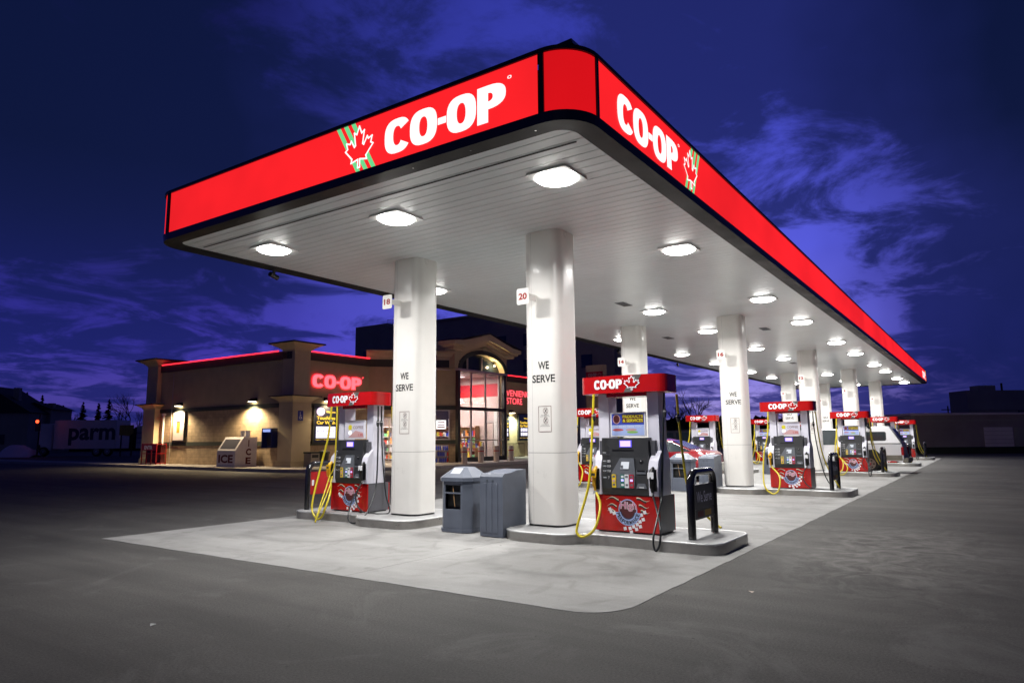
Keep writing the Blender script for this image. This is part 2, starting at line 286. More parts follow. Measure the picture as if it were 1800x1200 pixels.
def tube_glow(name):
    # the acrylic is lit by fluorescent tubes behind it: emission strength varies a little along the panel
    m = MATS[name]; nt = m.node_tree; p = [n for n in nt.nodes if n.type == 'BSDF_PRINCIPLED'][0]
    tc = nt.nodes.new('ShaderNodeTexCoord'); n = nt.nodes.new('ShaderNodeTexNoise'); n.inputs['Scale'].default_value = .45; n.inputs['Detail'].default_value = 3
    r = nt.nodes.new('ShaderNodeMapRange'); r.inputs[1].default_value = .35; r.inputs[2].default_value = .65; k = p.inputs['Emission Strength'].default_value
    r.inputs[3].default_value = .84*k; r.inputs[4].default_value = 1.08*k
    nt.links.new(tc.outputs['Object'], n.inputs['Vector']); nt.links.new(n.outputs[0], r.inputs[0]); nt.links.new(r.outputs[0], p.inputs['Emission Strength'])
tube_glow('fascia_red'); tube_glow('fascia_red_dim')
# ------------------------------------------------------------------ mesh builder
class MB:
    def __init__(s, M=None): s.v = []; s.f = []; s.mi = []; s.sm = []; s.mats = []; s.M = M or Matrix.Identity(4)
    def m(s, name):
        if name not in s.mats: s.mats.append(name)
        return s.mats.index(name)
    def add(s, vs, fs, m, smooth=False):
        b = len(s.v); s.v += [s.M @ Vector(v) for v in vs]; k = s.m(m)
        for f in fs: s.f.append([b+i for i in f]); s.mi.append(k); s.sm.append(smooth)
    def box(s, x0, x1, y0, y1, z0, z1, m):
        vs = [(x, y, z) for z in (z0, z1) for y in (y0, y1) for x in (x0, x1)]
        s.add(vs, [(0, 2, 3, 1), (4, 5, 7, 6), (0, 1, 5, 4), (2, 6, 7, 3), (0, 4, 6, 2), (1, 3, 7, 5)], m)
    def prism(s, pts, a0, a1, m, axis='z', smooth=False):
        """extrude a CCW 2D polygon; axis z: pts=(x,y); axis y: pts=(x,z); axis x: pts=(y,z)"""
        def P(p, a): return (p[0], p[1], a) if axis == 'z' else ((p[0], a, p[1]) if axis == 'y' else (a, p[0], p[1]))
        n = len(pts); vs = [P(p, a0) for p in pts]+[P(p, a1) for p in pts]
        flip = axis == 'y'
        b = list(range(n)); t = list(range(n, 2*n))
        fs = [b[::-1], t] if not flip else [b, t[::-1]]
        s.add(vs, fs, m)
        qs = [(i, (i+1) % n, n+(i+1) % n, n+i) for i in range(n)]
        if flip: qs = [q[::-1] for q in qs]
        s.add(vs, qs, m, smooth)
    def tube(s, path, r, m, n=8, cap=True):
        P = [Vector(p) for p in path]; k = len(P); rs = r if isinstance(r, (list, tuple)) else [r]*k
        T = []
        for i in range(k):
            t = (P[min(i+1, k-1)]-P[max(i-1, 0)])
            T.append(t.normalized() if t.length > 1e-9 else Vector((0, 0, 1)))
        u = T[0].orthogonal().normalized(); vs = []
        for i in range(k):
            u = (u-T[i]*u.dot(T[i]))
            u = u.normalized() if u.length > 1e-6 else T[i].orthogonal().normalized()
            w = T[i].cross(u)
            for j in range(n):
                a = 2*math.pi*j/n; vs.append(P[i]+(u*math.cos(a)+w*math.sin(a))*rs[i])
        fs = [(i*n+j, i*n+(j+1) % n, (i+1)*n+(j+1) % n, (i+1)*n+j) for i in range(k-1) for j in range(n)]
        s.add(vs, fs, m, True)
        if cap: s.add(vs[:n], [list(range(n))[::-1]], m); s.add(vs[-n:], [list(range(n))], m)
    def disc(s, c, r, nrm, m, n=20, ry=None):
        c = Vector(c); nrm = Vector(nrm).normalized(); u = nrm.orthogonal().normalized(); w = nrm.cross(u)
        s.add([c+u*math.cos(2*math.pi*i/n)*r+w*math.sin(2*math.pi*i/n)*(ry or r) for i in range(n)], [list(range(n))], m)
    def poly2(s, polys, O, U, V, m, h=0):
        O, U, V = Vector(O), Vector(U), Vector(V)
        for pg in polys: s.add([O+U*p[0]+V*p[1] for p in pg], [list(range(len(pg)))], m)
    def text(s, t, x, z, w, h, m, y=0, bold=0, U=(1, 0, 0), V=(0, 0, 1), O=None):
        """text filling the box with lower left (x,z), w wide, h high, on the plane y (facing -y)"""
        vs, fs = text2d(t, bold)
        x0 = min(v[0] for v in vs); x1 = max(v[0] for v in vs); y0 = min(v[1] for v in vs); y1 = max(v[1] for v in vs)
        O = Vector(O if O is not None else (0, y, 0)); U = Vector(U); V = Vector(V)
        s.add([O+U*(x+(v[0]-x0)/(x1-x0)*w)+V*(z+(v[1]-y0)/(y1-y0)*h) for v in vs], fs, m)
    def build(s, name, parent=None, bevel=0, seg=2, world=True, loc=None):
        me = bpy.data.meshes.new(name)
        inv = Matrix.Identity(4)
        if parent is not None and world: inv = PM[parent.name].inverted()
        elif loc is not None: inv = Matrix.Translation(loc).inverted()
        me.from_pydata([tuple(inv @ v) for v in s.v], [], s.f)
        for n in s.mats: me.materials.append(MATS[n])
        me.polygons.foreach_set('material_index', s.mi); me.polygons.foreach_set('use_smooth', s.sm); me.update()
        o = bpy.data.objects.new(name, me); COL.objects.link(o)
        if parent is not None:
            o.parent = parent
            if parent.name in PM: PM[o.name] = PM[parent.name]
        if loc is not None and parent is None: o.location = loc
        if bevel:
            b = o.modifiers.new('bevel', 'BEVEL'); b.width = bevel; b.segments = seg; b.limit_method = 'ANGLE'; b.angle_limit = R(40)
        return o
PM = {}
def thing(name, label, cat, loc=(0, 0, 0), rz=0, group=None, kind=None):
    o = bpy.data.objects.new(name, None); COL.objects.link(o); o.empty_display_size = .2
    o.location = loc; o.rotation_euler = (0, 0, rz); PM[o.name] = Matrix.Translation(loc) @ Matrix.Rotation(rz, 4, 'Z')
    tag(o, label, cat, group, kind); return o
def tag(o, label=None, cat=None, group=None, kind=None):
    if label: o['label'] = label
    if cat: o['category'] = cat
    if group: o['group'] = group
    if kind: o['kind'] = kind
    return o
def copy_tree(o, parent=None):
    c = o.copy(); COL.objects.link(c)
    if parent is not None: c.parent = parent
    for ch in list(o.children): copy_tree(ch, c)
    return c
_T = {}
def text2d(t, bold=0):
    if (t, bold) in _T: return _T[(t, bold)]
    cu = bpy.data.curves.new('tmp', 'FONT'); cu.body = t; cu.offset = bold; cu.resolution_u = 3; cu.size = 1
    cu.align_x = 'CENTER'
    ob = bpy.data.objects.new('tmp', cu); COL.objects.link(ob)
    dg = bpy.context.evaluated_depsgraph_get(); dg.update()
    me = ob.evaluated_get(dg).to_mesh()
    r = ([(v.co.x, v.co.y) for v in me.vertices], [list(p.vertices) for p in me.polygons])
    ob.evaluated_get(dg).to_mesh_clear(); bpy.data.objects.remove(ob); bpy.data.curves.remove(cu)
    _T[(t, bold)] = r; return r
def ring(cx, cy, rx, ry, hx, hy, a0=0, a1=360, n=28, e=2.5, eh=2.3):
    def se(a, rx, ry, e):
        c, s_ = math.cos(a), math.sin(a)
        return (cx+rx*math.copysign(abs(c)**(2/e), c), cy+ry*math.copysign(abs(s_)**(2/e), s_))
    out = []
    for i in range(n):
        a, b = R(a0+(a1-a0)*i/n), R(a0+(a1-a0)*(i+1)/n)
        out.append([se(a, rx, ry, e), se(b, rx, ry, e), se(b, hx, hy, eh), se(a, hx, hy, eh)])
    return out
def fixw(pg):  # make CCW
    a = sum(pg[i][0]*pg[(i+1) % len(pg)][1]-pg[(i+1) % len(pg)][0]*pg[i][1] for i in range(len(pg)))
    return pg if a > 0 else pg[::-1]
def coop2d(w, h):
    """heavy CO-OP word, lower left at 0,0"""
    P = []
    P += ring(.118, .5, .118, .51, .038, .285, 33, 327, e=2.7)
    P += ring(.353, .5, .119, .51, .036, .285, e=2.7)
    P.append([(.478, .39), (.548, .39), (.548, .58), (.478, .58)])
    P += ring(.672, .5, .119, .51, .036, .285, e=2.7)
    P.append([(.800, .0), (.884, .0), (.884, 1.0), (.800, 1.0)])
    P += ring(.884, .675, .134, .325, .036, .115, -90, 90, 14)
    
    P += ring(1.045, 1.02, .016, .045, .009, .027, 0, 360, 8)
    return [fixw([(x*w, y*h) for x, y in p]) for p in P]
LEAF = [(0, 1), (.13, .76), (.27, .83), (.19, .42), (.25, .38), (.43, .61), (.49, .52), (.69, .57), (.62, .38), (.74, .32), (.37, .02), (.42, -.10), (.05, -.04), (.06, -.30)]
LEAF = LEAF+[(-x, y) for x, y in LEAF[::-1][:-1]]
def leaf2d(cx, z0, h, lw, sx=1.0):
    k = h/1.3
    pts = [(cx+x*k*sx, z0+(y+.30)*k) for x, y in LEAF]; fill = [pts]; out = []
    n = len(pts)
    for i in range(n):
        a = Vector(pts[i]); b = Vector(pts[(i+1) % n]); d = (b-a)
        if d.length < 1e-6: continue
        d.normalize(); q = Vector((-d.y, d.x))*lw/2; a2 = a-d*lw*.4; b2 = b+d*lw*.4
        out.append(fixw([tuple(a2-q), tuple(b2-q), tuple(b2+q), tuple(a2+q)]))
    return fill, out
def arc(cx, cy, r, a0, a1, n=6): return [(cx+r*math.cos(R(a0+(a1-a0)*i/n)), cy+r*math.sin(R(a0+(a1-a0)*i/n))) for i in range(n+1)]
def rrect(x0, x1, y0, y1, r, n=5):
    return arc(x1-r, y1-r, r, 0, 90, n)+arc(x0+r, y1-r, r, 90, 180, n)+arc(x0+r, y0+r, r, 180, 270, n)+arc(x1-r, y0+r, r, 270, 360, n)
def spline(pts, k=8):
    P = [Vector(p) for p in pts]; out = []
    for i in range(len(P)-1):
        a, b, c, d = P[max(i-1, 0)], P[i], P[i+1], P[min(i+2, len(P)-1)]
        for j in range(k):
            t = j/k; out.append(.5*((2*b)+(c-a)*t+(2*a-5*b+4*c-d)*t*t+(3*b-a-3*c+d)*t**3))
    out.append(P[-1]); return out
# ------------------------------------------------------------------ ground
def ground():
    m = MB(); m.add([(-400, -500, 0), (900, -500, 0), (900, 800, 0), (-400, 800, 0)], [(0, 1, 2, 3)], 'asphalt')
    tag(m.build('ground'), kind='structure')
    m = MB(); E = [(-3.7, -2.98), (-3.4, -3.03), (44, -3.03), (44, 5.75), (-4.08, 5.75), (-4.08, -2.7)]
    # slab in fields with open joints between them
    xs = [-4.08, -2.0, 2.0, 6.0, 10, 14, 18, 22, 26, 30, 34, 38, 42.5]; ys = [-3.03, .25, 2.4, 5.75]
    for i in range(len(xs)-1):
        for j in range(len(ys)-1):
            x0, x1, y0, y1 = xs[i]+(.004 if i else 0), xs[i+1]-.004, ys[j]+(.004 if j else 0), ys[j+1]-.004
            if i == 0: x1 = xs[1]
            if i == 1: x0 = xs[1]
            def edge(a, b, out):
                n = max(1, int((Vector(b)-Vector(a)).length/.12)); r_ = []
                for k in range(n):
                    q = Vector(a).lerp(Vector(b), k/n); w_ = noise.noise(Vector((q.x*1.9, q.y*1.9, 3)))*.022+noise.noise(Vector((q.x*9, q.y*9, 1)))*.010
                    r_.append((q.x+out[0]*w_*(k > 0), q.y+out[1]*w_*(k > 0)))
                return r_ if out != (0, 0) else [tuple(a)]
            o_s = (0, 1) if j == 0 else (0, 0); o_w = (1, 0) if i == 0 else (0, 0); o_n = (0, 1) if j == len(ys)-2 else (0, 0)
            if i == 0 and j == 0:
                c = [(x0+.50+(-.50)*math.cos(R(a))**1, y0+.42-.42*math.sin(R(a))) for a in range(0, 91, 10)]
                p = c[:-1]+edge(c[-1], (x1, y0), o_s)+[(x1, y0), (x1, y1)]+edge((x0, y1), c[0], o_w)
            else: p = edge((x0, y0), (x1, y0), o_s)+[(x1, y0)]+edge((x1, y1), (x0, y1), o_n)+edge((x0, y1), (x0, y0), o_w)
            m.prism(p, -.05, .004, 'slab')
    tag(m.build('concrete_slab'), kind='structure')
    m = MB()
    path = [(10.9, 60), (10.9, 21.5)]+arc(13.4, 21.5, 2.5, 180, 235, 6)[1:]+[(16.5, 17.4), (17.2, 17.0), (44, 17.0), (44, 25), (12.9, 25), (12.9, 60)]
    m.prism(path, -.05, .15, 'sidewalk')
    tag(m.build('sidewalk', bevel=.02), kind='structure')
    # faint old concrete patch in the right hand lane
    m = MB(); m.add([(8, -5.2, .004), (15, -6.6, .004), (34, -10.5, .004), (34, -9.3, .004), (15, -5.4, .004), (8, -4.2, .004)], [(0, 1, 2, 3, 4, 5)], 'patch')
mat('patch', (.12, .115, .11), .8, var=.25, scale=1.5)
ground()
# ------------------------------------------------------------------ canopy
X0, X1, Y0, Y1 = -3.64, 43.2, -2.58, 5.64
SOF, FB, FT = 4.83, 4.91, 5.59
def canopy():
    root = thing('canopy', 'long white station canopy with glowing red fascia above the pumps', 'canopy', (19.6, 1.5, 0))
    # soffit of narrow planks running across the canopy
    m = MB(); gx = X0+.24; i = 0
    while gx < X1-.24:
        w = .195
        m.box(gx, min(gx+w-.012, X1-.24), Y0+.26, Y1-.26, SOF, SOF+.02, 'soffit'); gx += w; i += 1
    m.box(X0+.2, X1-.2, Y0+.2, Y1-.2, SOF+.025, SOF+.05, 'soffit_gap')
    m.build('soffit', root)
    # vents and a wider joint
    for (x, y) in ((6.2, 1.6), (12.6, 3.0), (12.6, -.2), (24.0, 1.5)):
        m = MB(); m.box(x-.28, x+.28, y-.12, y+.12, SOF-.012, SOF-.002, 'pump_panel')
        for k in range(5): m.box(x-.25, x+.25, y-.10+k*.045, y-.08+k*.045, SOF-.016, SOF-.012, 'soffit_gap')
        m.build('vent', root)
    m = MB(); m.box(-2.98, -2.95, Y0+.4, Y1-.4, SOF-.006, SOF-.002, 'soffit_gap'); m.build('soffit_joint', root)
    # small bright screws along the gutter
    for k in range(9):
        x = X0+.14+k*.0; y = Y0+.6+k*.9
        m = MB(); m.disc((X0+.13, y, SOF-.024), .012, (0, 0, -1), 'chrome', 8); m.build('screw', root)
    # underside gutter trim round the edge
    rr = .46
    def loop(off, r): return rrect(X0+off, X1-off, Y0+off, Y1-off, r, 10)
    def band(m, oa, ra, za, ob, rb, zb, mt):
        A = [(x, y, za) for x, y in loop(oa, ra)]; B = [(x, y, zb) for x, y in loop(ob, rb)]; n = len(A)
        m.add(A+B, [(i, (i+1) % n, n+(i+1) % n, n+i) for i in range(n)], mt)
    m = MB()
    band(m, -.015, rr, FB, .0, rr-.01, SOF-.03, 'trim_black'); band(m, .0, rr-.01, SOF-.03, .27, .22, SOF-.012, 'trim_dark'); band(m, .27, .22, SOF-.012, .27, .22, SOF+.03, 'trim_dark')
    band(m, .03, rr, FB+.003, -.015, rr, FB, 'trim_black')
    m.build('gutter', root)
    m = MB()
    band(m, -.02, rr, FT, -.02, rr, FT+.05, 'trim_black'); band(m, -.02, rr, FT+.05, .25, .3, FT+.05, 'trim_black'); band(m, .03, rr, FT-.003, -.02, rr, FT, 'trim_black')
    # mullions beside the corners
    for (x, y, ax) in ((X0, Y0+.43, 'y'), (X0, Y1-.43, 'y'), (X0+.43, Y0, 'x'), (X1-.43, Y0, 'x'), (X0+.43, Y1, 'x'), (X1, Y0+.43, 'y'), (X1, Y1-.43, 'y'), (X1-.43, Y1, 'x')):
        if ax == 'y': m.box(x-.015 if x < 0 else x-.03, x+.03 if x < 0 else x+.015, y-.025, y+.03, FB, FT, 'trim_black')
        else: m.box(x-.025, x+.03, y-.015 if y < 0 else y-.03, y+.03 if y < 0 else y+.015, FB, FT, 'trim_black')
    m.build('edge_trim', root)
    m = MB(); m.box(X0+.3, X1-.3, Y0+.3, Y1-.3, FT-.1, FT+.02, 'roof_dark')
    m.add([(X0+.10, Y0+.10, FT+.05), (X0+.75, Y0+.05, FT+.05), (X0+.05, Y0+.75, FT+.05), (X0+.14, Y0+.14, FT+.14)], [(0, 1, 3), (0, 3, 2), (1, 2, 3), (0, 2, 1)], 'trim_black')
    m.build('roof', root)
    # luminous panels
    def panel(name, pts, mt, lab=None):
        m = MB(); n = len(pts)
        for i in range(n-1):
            (xa, ya), (xb, yb) = pts[i], pts[i+1]
            m.add([(xa, ya, FB), (xb, yb, FB), (xb, yb, FT), (xa, ya, FT)], [(0, 1, 2, 3)], mt, n > 2)
        o = m.build(name, root)
        if lab: o['label'] = lab
        return o
    g = .025
    front = panel('fascia_panel', [(X0, Y1-.46-g), (X0, Y0+.46+g)], 'fascia_red')
    side = panel('fascia_panel', [(X0+.46+g, Y0), (X1-.46-g, Y0)], 'fascia_red')
    panel('fascia_panel', [(X1-.46-g, Y1), (X0+.46+g, Y1)], 'fascia_red'); panel('fascia_panel', [(X1, Y0+.46+g), (X1, Y1-.46-g)], 'fascia_red')
    r2 = .455
    for cx, cy, a in ((X0+r2, Y0+r2, 180), (X0+r2, Y1-r2, 90), (X1-r2, Y0+r2, 270), (X1-r2, Y1-r2, 0)):
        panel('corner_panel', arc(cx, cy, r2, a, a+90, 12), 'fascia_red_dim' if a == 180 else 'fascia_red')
    # lettering: U is the reading direction
    def lettering(O, U, par, right):
        m = MB(); V = Vector((0, 0, 1)); U = Vector(U); Nn = U.cross(V)*.006; O = Vector(O)
        m.poly2(coop2d(1.83, .44), O+U*0+V*5.0+Nn, U, V, 'fascia_white'); m.build('lettering', par)
        m = MB()
        # stripes slant towards the word's far side
        c = -.80+.0 if not right else 2.43
        for k in range(3):
            if not right: a, b = -.90+k*.14, -.51+k*.14
            else: a, b = 2.43+k*.14-.02, 2.12+k*.14-.02
            w = .075; zt, zb = FT-.001, FB+.001
            m.poly2([[(b, zb), (b+w, zb), (a+w, zt), (a, zt)]], O+Nn*.6, U, V, 'fascia_green')
        fill, out = leaf2d(-.46 if not right else 2.34, 4.965, .56, .022, .80 if not right else .80)
        m.poly2(fill, O+Nn*1.1, U, V, 'fascia_red'); m.poly2(out, O+Nn*1.5, U, V, 'fascia_white')
        m.build('leaf_emblem', par)
    lettering((X0, .18, 0), (0, -1, 0), front, False)
    lettering((-2.72, Y0, 0), (1, 0, 0), side, True)
    lettering((X1-.46-2.9, Y0, 0), (1, 0, 0), side, True)
    # small dark camera pods on the far edge
    for (x, y) in ((-1.3, Y1), (8.5, Y1), (14.0, Y1), (20.0, Y1)):
        m = MB(); m.tube([(x, y-.1, SOF), (x, y-.1, SOF-.1)], .03, 'trim_black'); m.tube([(x-.1, y-.12, SOF-.13), (x+.1, y-.08, SOF-.17)], .05, 'trim_black')
        m.build('bracket', root)
    return root
canopy()
# ------------------------------------------------------------------ canopy lights
COLX = [0, 9.78, 19.56, 29.34, 39.12]
def canopy_lights():
    XS = []
    for c in COLX: XS += [c-2.2, c+2.05]
    XS[-1] = 40.9
    YS = [-1.46, 1.37, 4.33]
    proto = thing('canopy_light', 'x', 'light', (XS[0], YS[0], SOF))
    m = MB(); m.prism(rrect(-.30, .30, -.30, .30, .05), -.03, -.002, 'white_paint'); m.build('housing', proto, .006, world=False)
    m = MB()
    pr = [(.0, -.085), (.12, -.083), (.20, -.073), (.255, -.055), (.285, -.031)]
    n = 24; vs = [(r*math.cos(2*math.pi*j/n), r*math.sin(2*math.pi*j/n), z) for r, z in pr[1:] for j in range(n)]
    fs = [(i*n+j, i*n+(j+1) % n, (i+1)*n+(j+1) % n, (i+1)*n+j) for i in range(3) for j in range(n)]
    m.add(vs, fs, 'lens', True); m.add(vs[:n], [list(range(n))[::-1]], 'lens'); m.build('lens', proto, world=False)
    ld = bpy.data.lights.new('lamp', 'AREA'); ld.shape = 'DISK'; ld.size = .34; ld.energy = 140; ld.color = (1, .985, .965); ld.spread = R(156)
    lo = bpy.data.objects.new('lamp', ld); COL.objects.link(lo); lo.parent = proto; lo.location = (0, 0, -.10)
    rown = ['right-hand row beside the long fascia', 'middle row between the columns', 'left-hand row on the store side']
    ordn = ['nearest', 'second', 'third', 'fourth', 'fifth', 'sixth', 'seventh', 'eighth', 'ninth', 'farthest']
    for j, y in enumerate(YS):
        for i, x in enumerate(XS):
            o = proto if (i == 0 and j == 0) else copy_tree(proto)
            o.location = (x, y, SOF)
            o['label'] = '%s round ceiling light of the %s' % (ordn[i], rown[j]); o['group'] = 'round lights under the canopy'
canopy_lights()
# ------------------------------------------------------------------ columns, islands
def column(x, y, num, words, lab, near):
    t = thing('column', lab, 'column', (x, y, .15), R(-90), 'cream canopy columns')
    fx, fy = .345, .315   # local x = across the face, local y = depth
    m = MB(); rad = .17; pr = rrect(-fx, fx, -fy, fy, rad, 9)
    m.prism(pr, .03, 1.115, 'column_cream', smooth=True); m.prism(pr, 1.121, SOF-.15-.0, 'column_cream', smooth=True)
    pi = rrect(-fx+.01, fx-.01, -fy+.01, fy-.01, rad-.01, 9); m.prism(pi, 0, SOF-.15, 'letter_black', smooth=True)
    m.build('casing', t, world=False)
    m = MB()
    for sx in (-.17,): m.box(sx-.001, sx+.001, -fy-.0006, -fy+.01, .03, SOF-.16, 'pump_side')
    m.build('seam', t, world=False)
    m = MB(); yy = -fy-.003
    a, b = words
    m.text(a, -.055 if a == 'WE' else -.10, 2.42, .20 if a == 'WE' else .29, .125, 'letter_black', yy, .02)
    m.text(b, -.165, 2.21, .41, .125, 'letter_black', yy, .02)
    for k_, v_ in enumerate(m.v):
        e_ = max(0, abs(v_.x)-(fx-rad)); m.v[k_] = Vector((v_.x, yy+rad-math.sqrt(max(0, rad*rad-e_*e_)), v_.z))
    m.build('lettering', t, world=False)
    if near:
        m = MB(); x0, x1, z0, z1 = -.06, .175, 1.44, 1.84; w = .006
        for q in ((x0, x1, z0, z0+w), (x0, x1, z1-w, z1), (x0, x0+w, z0, z1), (x1-w, x1, z0, z1)): m.box(q[0], q[1], yy, yy+.002, q[2], q[3], 'maroon')
        for cz, l1, l2 in ((z1-.075, 'NO SMOKING', 'WITHIN 3 M'), (z1-.225, 'TURN IGNITION', 'OFF WHILE FUELLING')):
            m.poly2([fixw(p) for p in ring(.0725, cz, .045, .05, .040, .045, n=18, e=2, eh=2)], (0, yy, 0), (1, 0, 0), (0, 0, 1), 'maroon')
            m.poly2([fixw([(.04, cz+.034), (.045, cz+.038), (.105, cz-.034), (.10, cz-.038)])], (0, yy, 0), (1, 0, 0), (0, 0, 1), 'maroon')
            m.poly2([fixw([(.045, cz-.028), (.052, cz-.034), (.098, cz+.025), (.09, cz+.034)])], (0, yy-.0005, 0), (1, 0, 0), (0, 0, 1), 'letter_black')
            m.text(l1, x0+.05, cz-.072, x1-x0-.1, .013, 'letter_black', yy); m.text(l2, x0+.03, cz-.094, x1-x0-.06, .013, 'letter_black', yy)
        m.build('notice_sticker', t, world=False)
    # number plate on a bracket
    p = MB(); px0, px1 = -.265, -.035
    zz = 3.57 if num != 18 else 3.84
    p.prism(rrect(px0, px1, zz-.13, zz+.13, .03, 3), -.595, -.585, 'column_cream', 'y')
    plate = p.build('number_plate', t, world=False)
    p = MB(); s = str(num); w = .07*len(s)+.02*(len(s)-1)
    p.text(s, (px0+px1)/2-w/2, zz-.055, w, .11, 'letter_red', -.5975, .045); p.build('lettering', plate, world=False)
    p = MB(); p.box(px1-.05, px1-.04, -.585, -.30, zz-.05, zz+.05, 'column_cream'); p.build('bracket', t, world=False)
    return t
def island(i, row, lab):
    """row 0: right-hand (guard at -y end), row 1: mirrored"""
    cx = COLX[i]
    if row == 0: y_in, y_out, sg, base = .42, -2.85, -1, 0
    else: y_in, y_out, sg, base = -.70, 2.50, 1, 2.99
    a, b = base+y_in, base+y_out
    # outline on the -x side from the column end to the guard end (world y), then mirrored
    k = base+(-.78 if row == 0 else .62); k2 = base+(-1.98 if row == 0 else 1.95)
    side = [(.60, a), (.78, a+sg*.06), (.90, a+sg*.22), (.93, a+sg*.4), (.93, k-sg*.22), (.90, k-sg*.1), (.78, k), (.66, k+sg*.12), (.64, k+sg*.25), (.64, k2-sg*.12), (.68, k2), (.72, k2+sg*.12), (.72, b-sg*.22), (.66, b-sg*.08), (.52, b)]
    def outline(off):
        pts = [(cx-(w-off), min(max(y, min(a, b)+off), max(a, b)-off)) for w, y in side]
        pts += [(2*cx-p[0], p[1]) for p in pts[::-1]]
        return fixw(pts)
    t = thing('pump_island', lab, 'island', (cx, (a+b)/2, 0), 0, 'raised concrete pump islands')
    m = MB(); m.prism(outline(0), 0, .128, 'steel_edge', smooth=True); m.build('steel_kerb', t)
    m = MB(); o0 = outline(.012); o0 = [(x, y, .136) for x, y in o0]; o0.append(o0[0]); m.tube(o0, .0165, 'steel', 8, cap=False)
    m.build('steel_nosing', t)
    m = MB(); m.prism(outline(.012), .1285, .148, 'kerb_concrete'); m.build('concrete_top', t)
NUMS = {(0, 0): 20, (0, 1): 18, (1, 0): 16, (1, 1): 14, (2, 0): 12, (2, 1): 10, (3, 0): 8, (3, 1): 6, (4, 0): 4, (4, 1): 2}
PLACE = ['nearest', 'second', 'third', 'fourth', 'farthest']
ROW = ['right-hand row', 'left-hand row on the store side']
def columns():
    for (i, j), n in NUMS.items():
        x, y = COLX[i], 2.99*j
        w = ('WE', 'SERVE') if i < 3 else ('SELF', 'SERVE')
        column(x, y, n, w, 'cream column with hanging plate %d and the words %s %s' % (n, w[0], w[1]), i < 3)
        island(i, j, 'steel-edged concrete island under the %s pump of the %s' % (PLACE[i], ROW[j]))
columns()
# ------------------------------------------------------------------ guard rails
def guards():
    for j in (0, 1):
        for i in range(5):
            x, y = COLX[i], -2.41 if j == 0 else 2.99+2.38
            t = thing('guard_rail', 'black hoop guard rail, %s island of the %s' % (PLACE[i], ROW[j]), 'guard rail', (x, y, .15), 0, 'black guard rails at the island ends')
            m = MB(); r, h, w = .054, .87, .45
            pts = [(-w, 0, 0), (-w, 0, h-.16)]+[(-w+.16-.16*math.cos(R(a)), 0, h-.16+.16*math.sin(R(a))) for a in (15, 30, 45, 60, 75, 90)]
            pts += [(w-.16+.16*math.sin(R(a)), 0, h-.16+.16*math.cos(R(a))) for a in (0, 15, 30, 45, 60, 75, 90)]+[(w, 0, 0)]
            m.tube(pts, r, 'guard_black', 14); m.build('hoop', t, world=False)
            if j == 1 and i == 0:
                m = MB(); m.box(-.40, .40, -.012, .012, .28, .72, 'red_plain'); o = m.build('sign_panel', t, .004, world=False); o['label'] = 'plain red sign panel'
                m = MB(); m.box(-.36, -.31, -.016, -.0125, .45, .56, 'letter_white'); m.build('sticker', o, world=False)
            else:
                for yy in (-1, 1):
                    m = MB(); m.box(-.385, .385, yy*.014-.012, yy*.014+.012, .38, .70, 'pump_dark'); m.box(-.385, .385, yy*.014-.01, yy*.014+.01, .24, .37, 'pump_dark')
                    if yy < 0:
                        m.text('We Serve', -.30, .46, .60, .15, 'pump_silver', -.028, .01); m.box(.0, .26, -.027, -.0265, .27, .35, 'yellow_dull'); m.box(-.28, -.05, -.027, -.0265, .27, .35, 'maroon')
                    m.build('sign_panel', t, world=False)
guards()
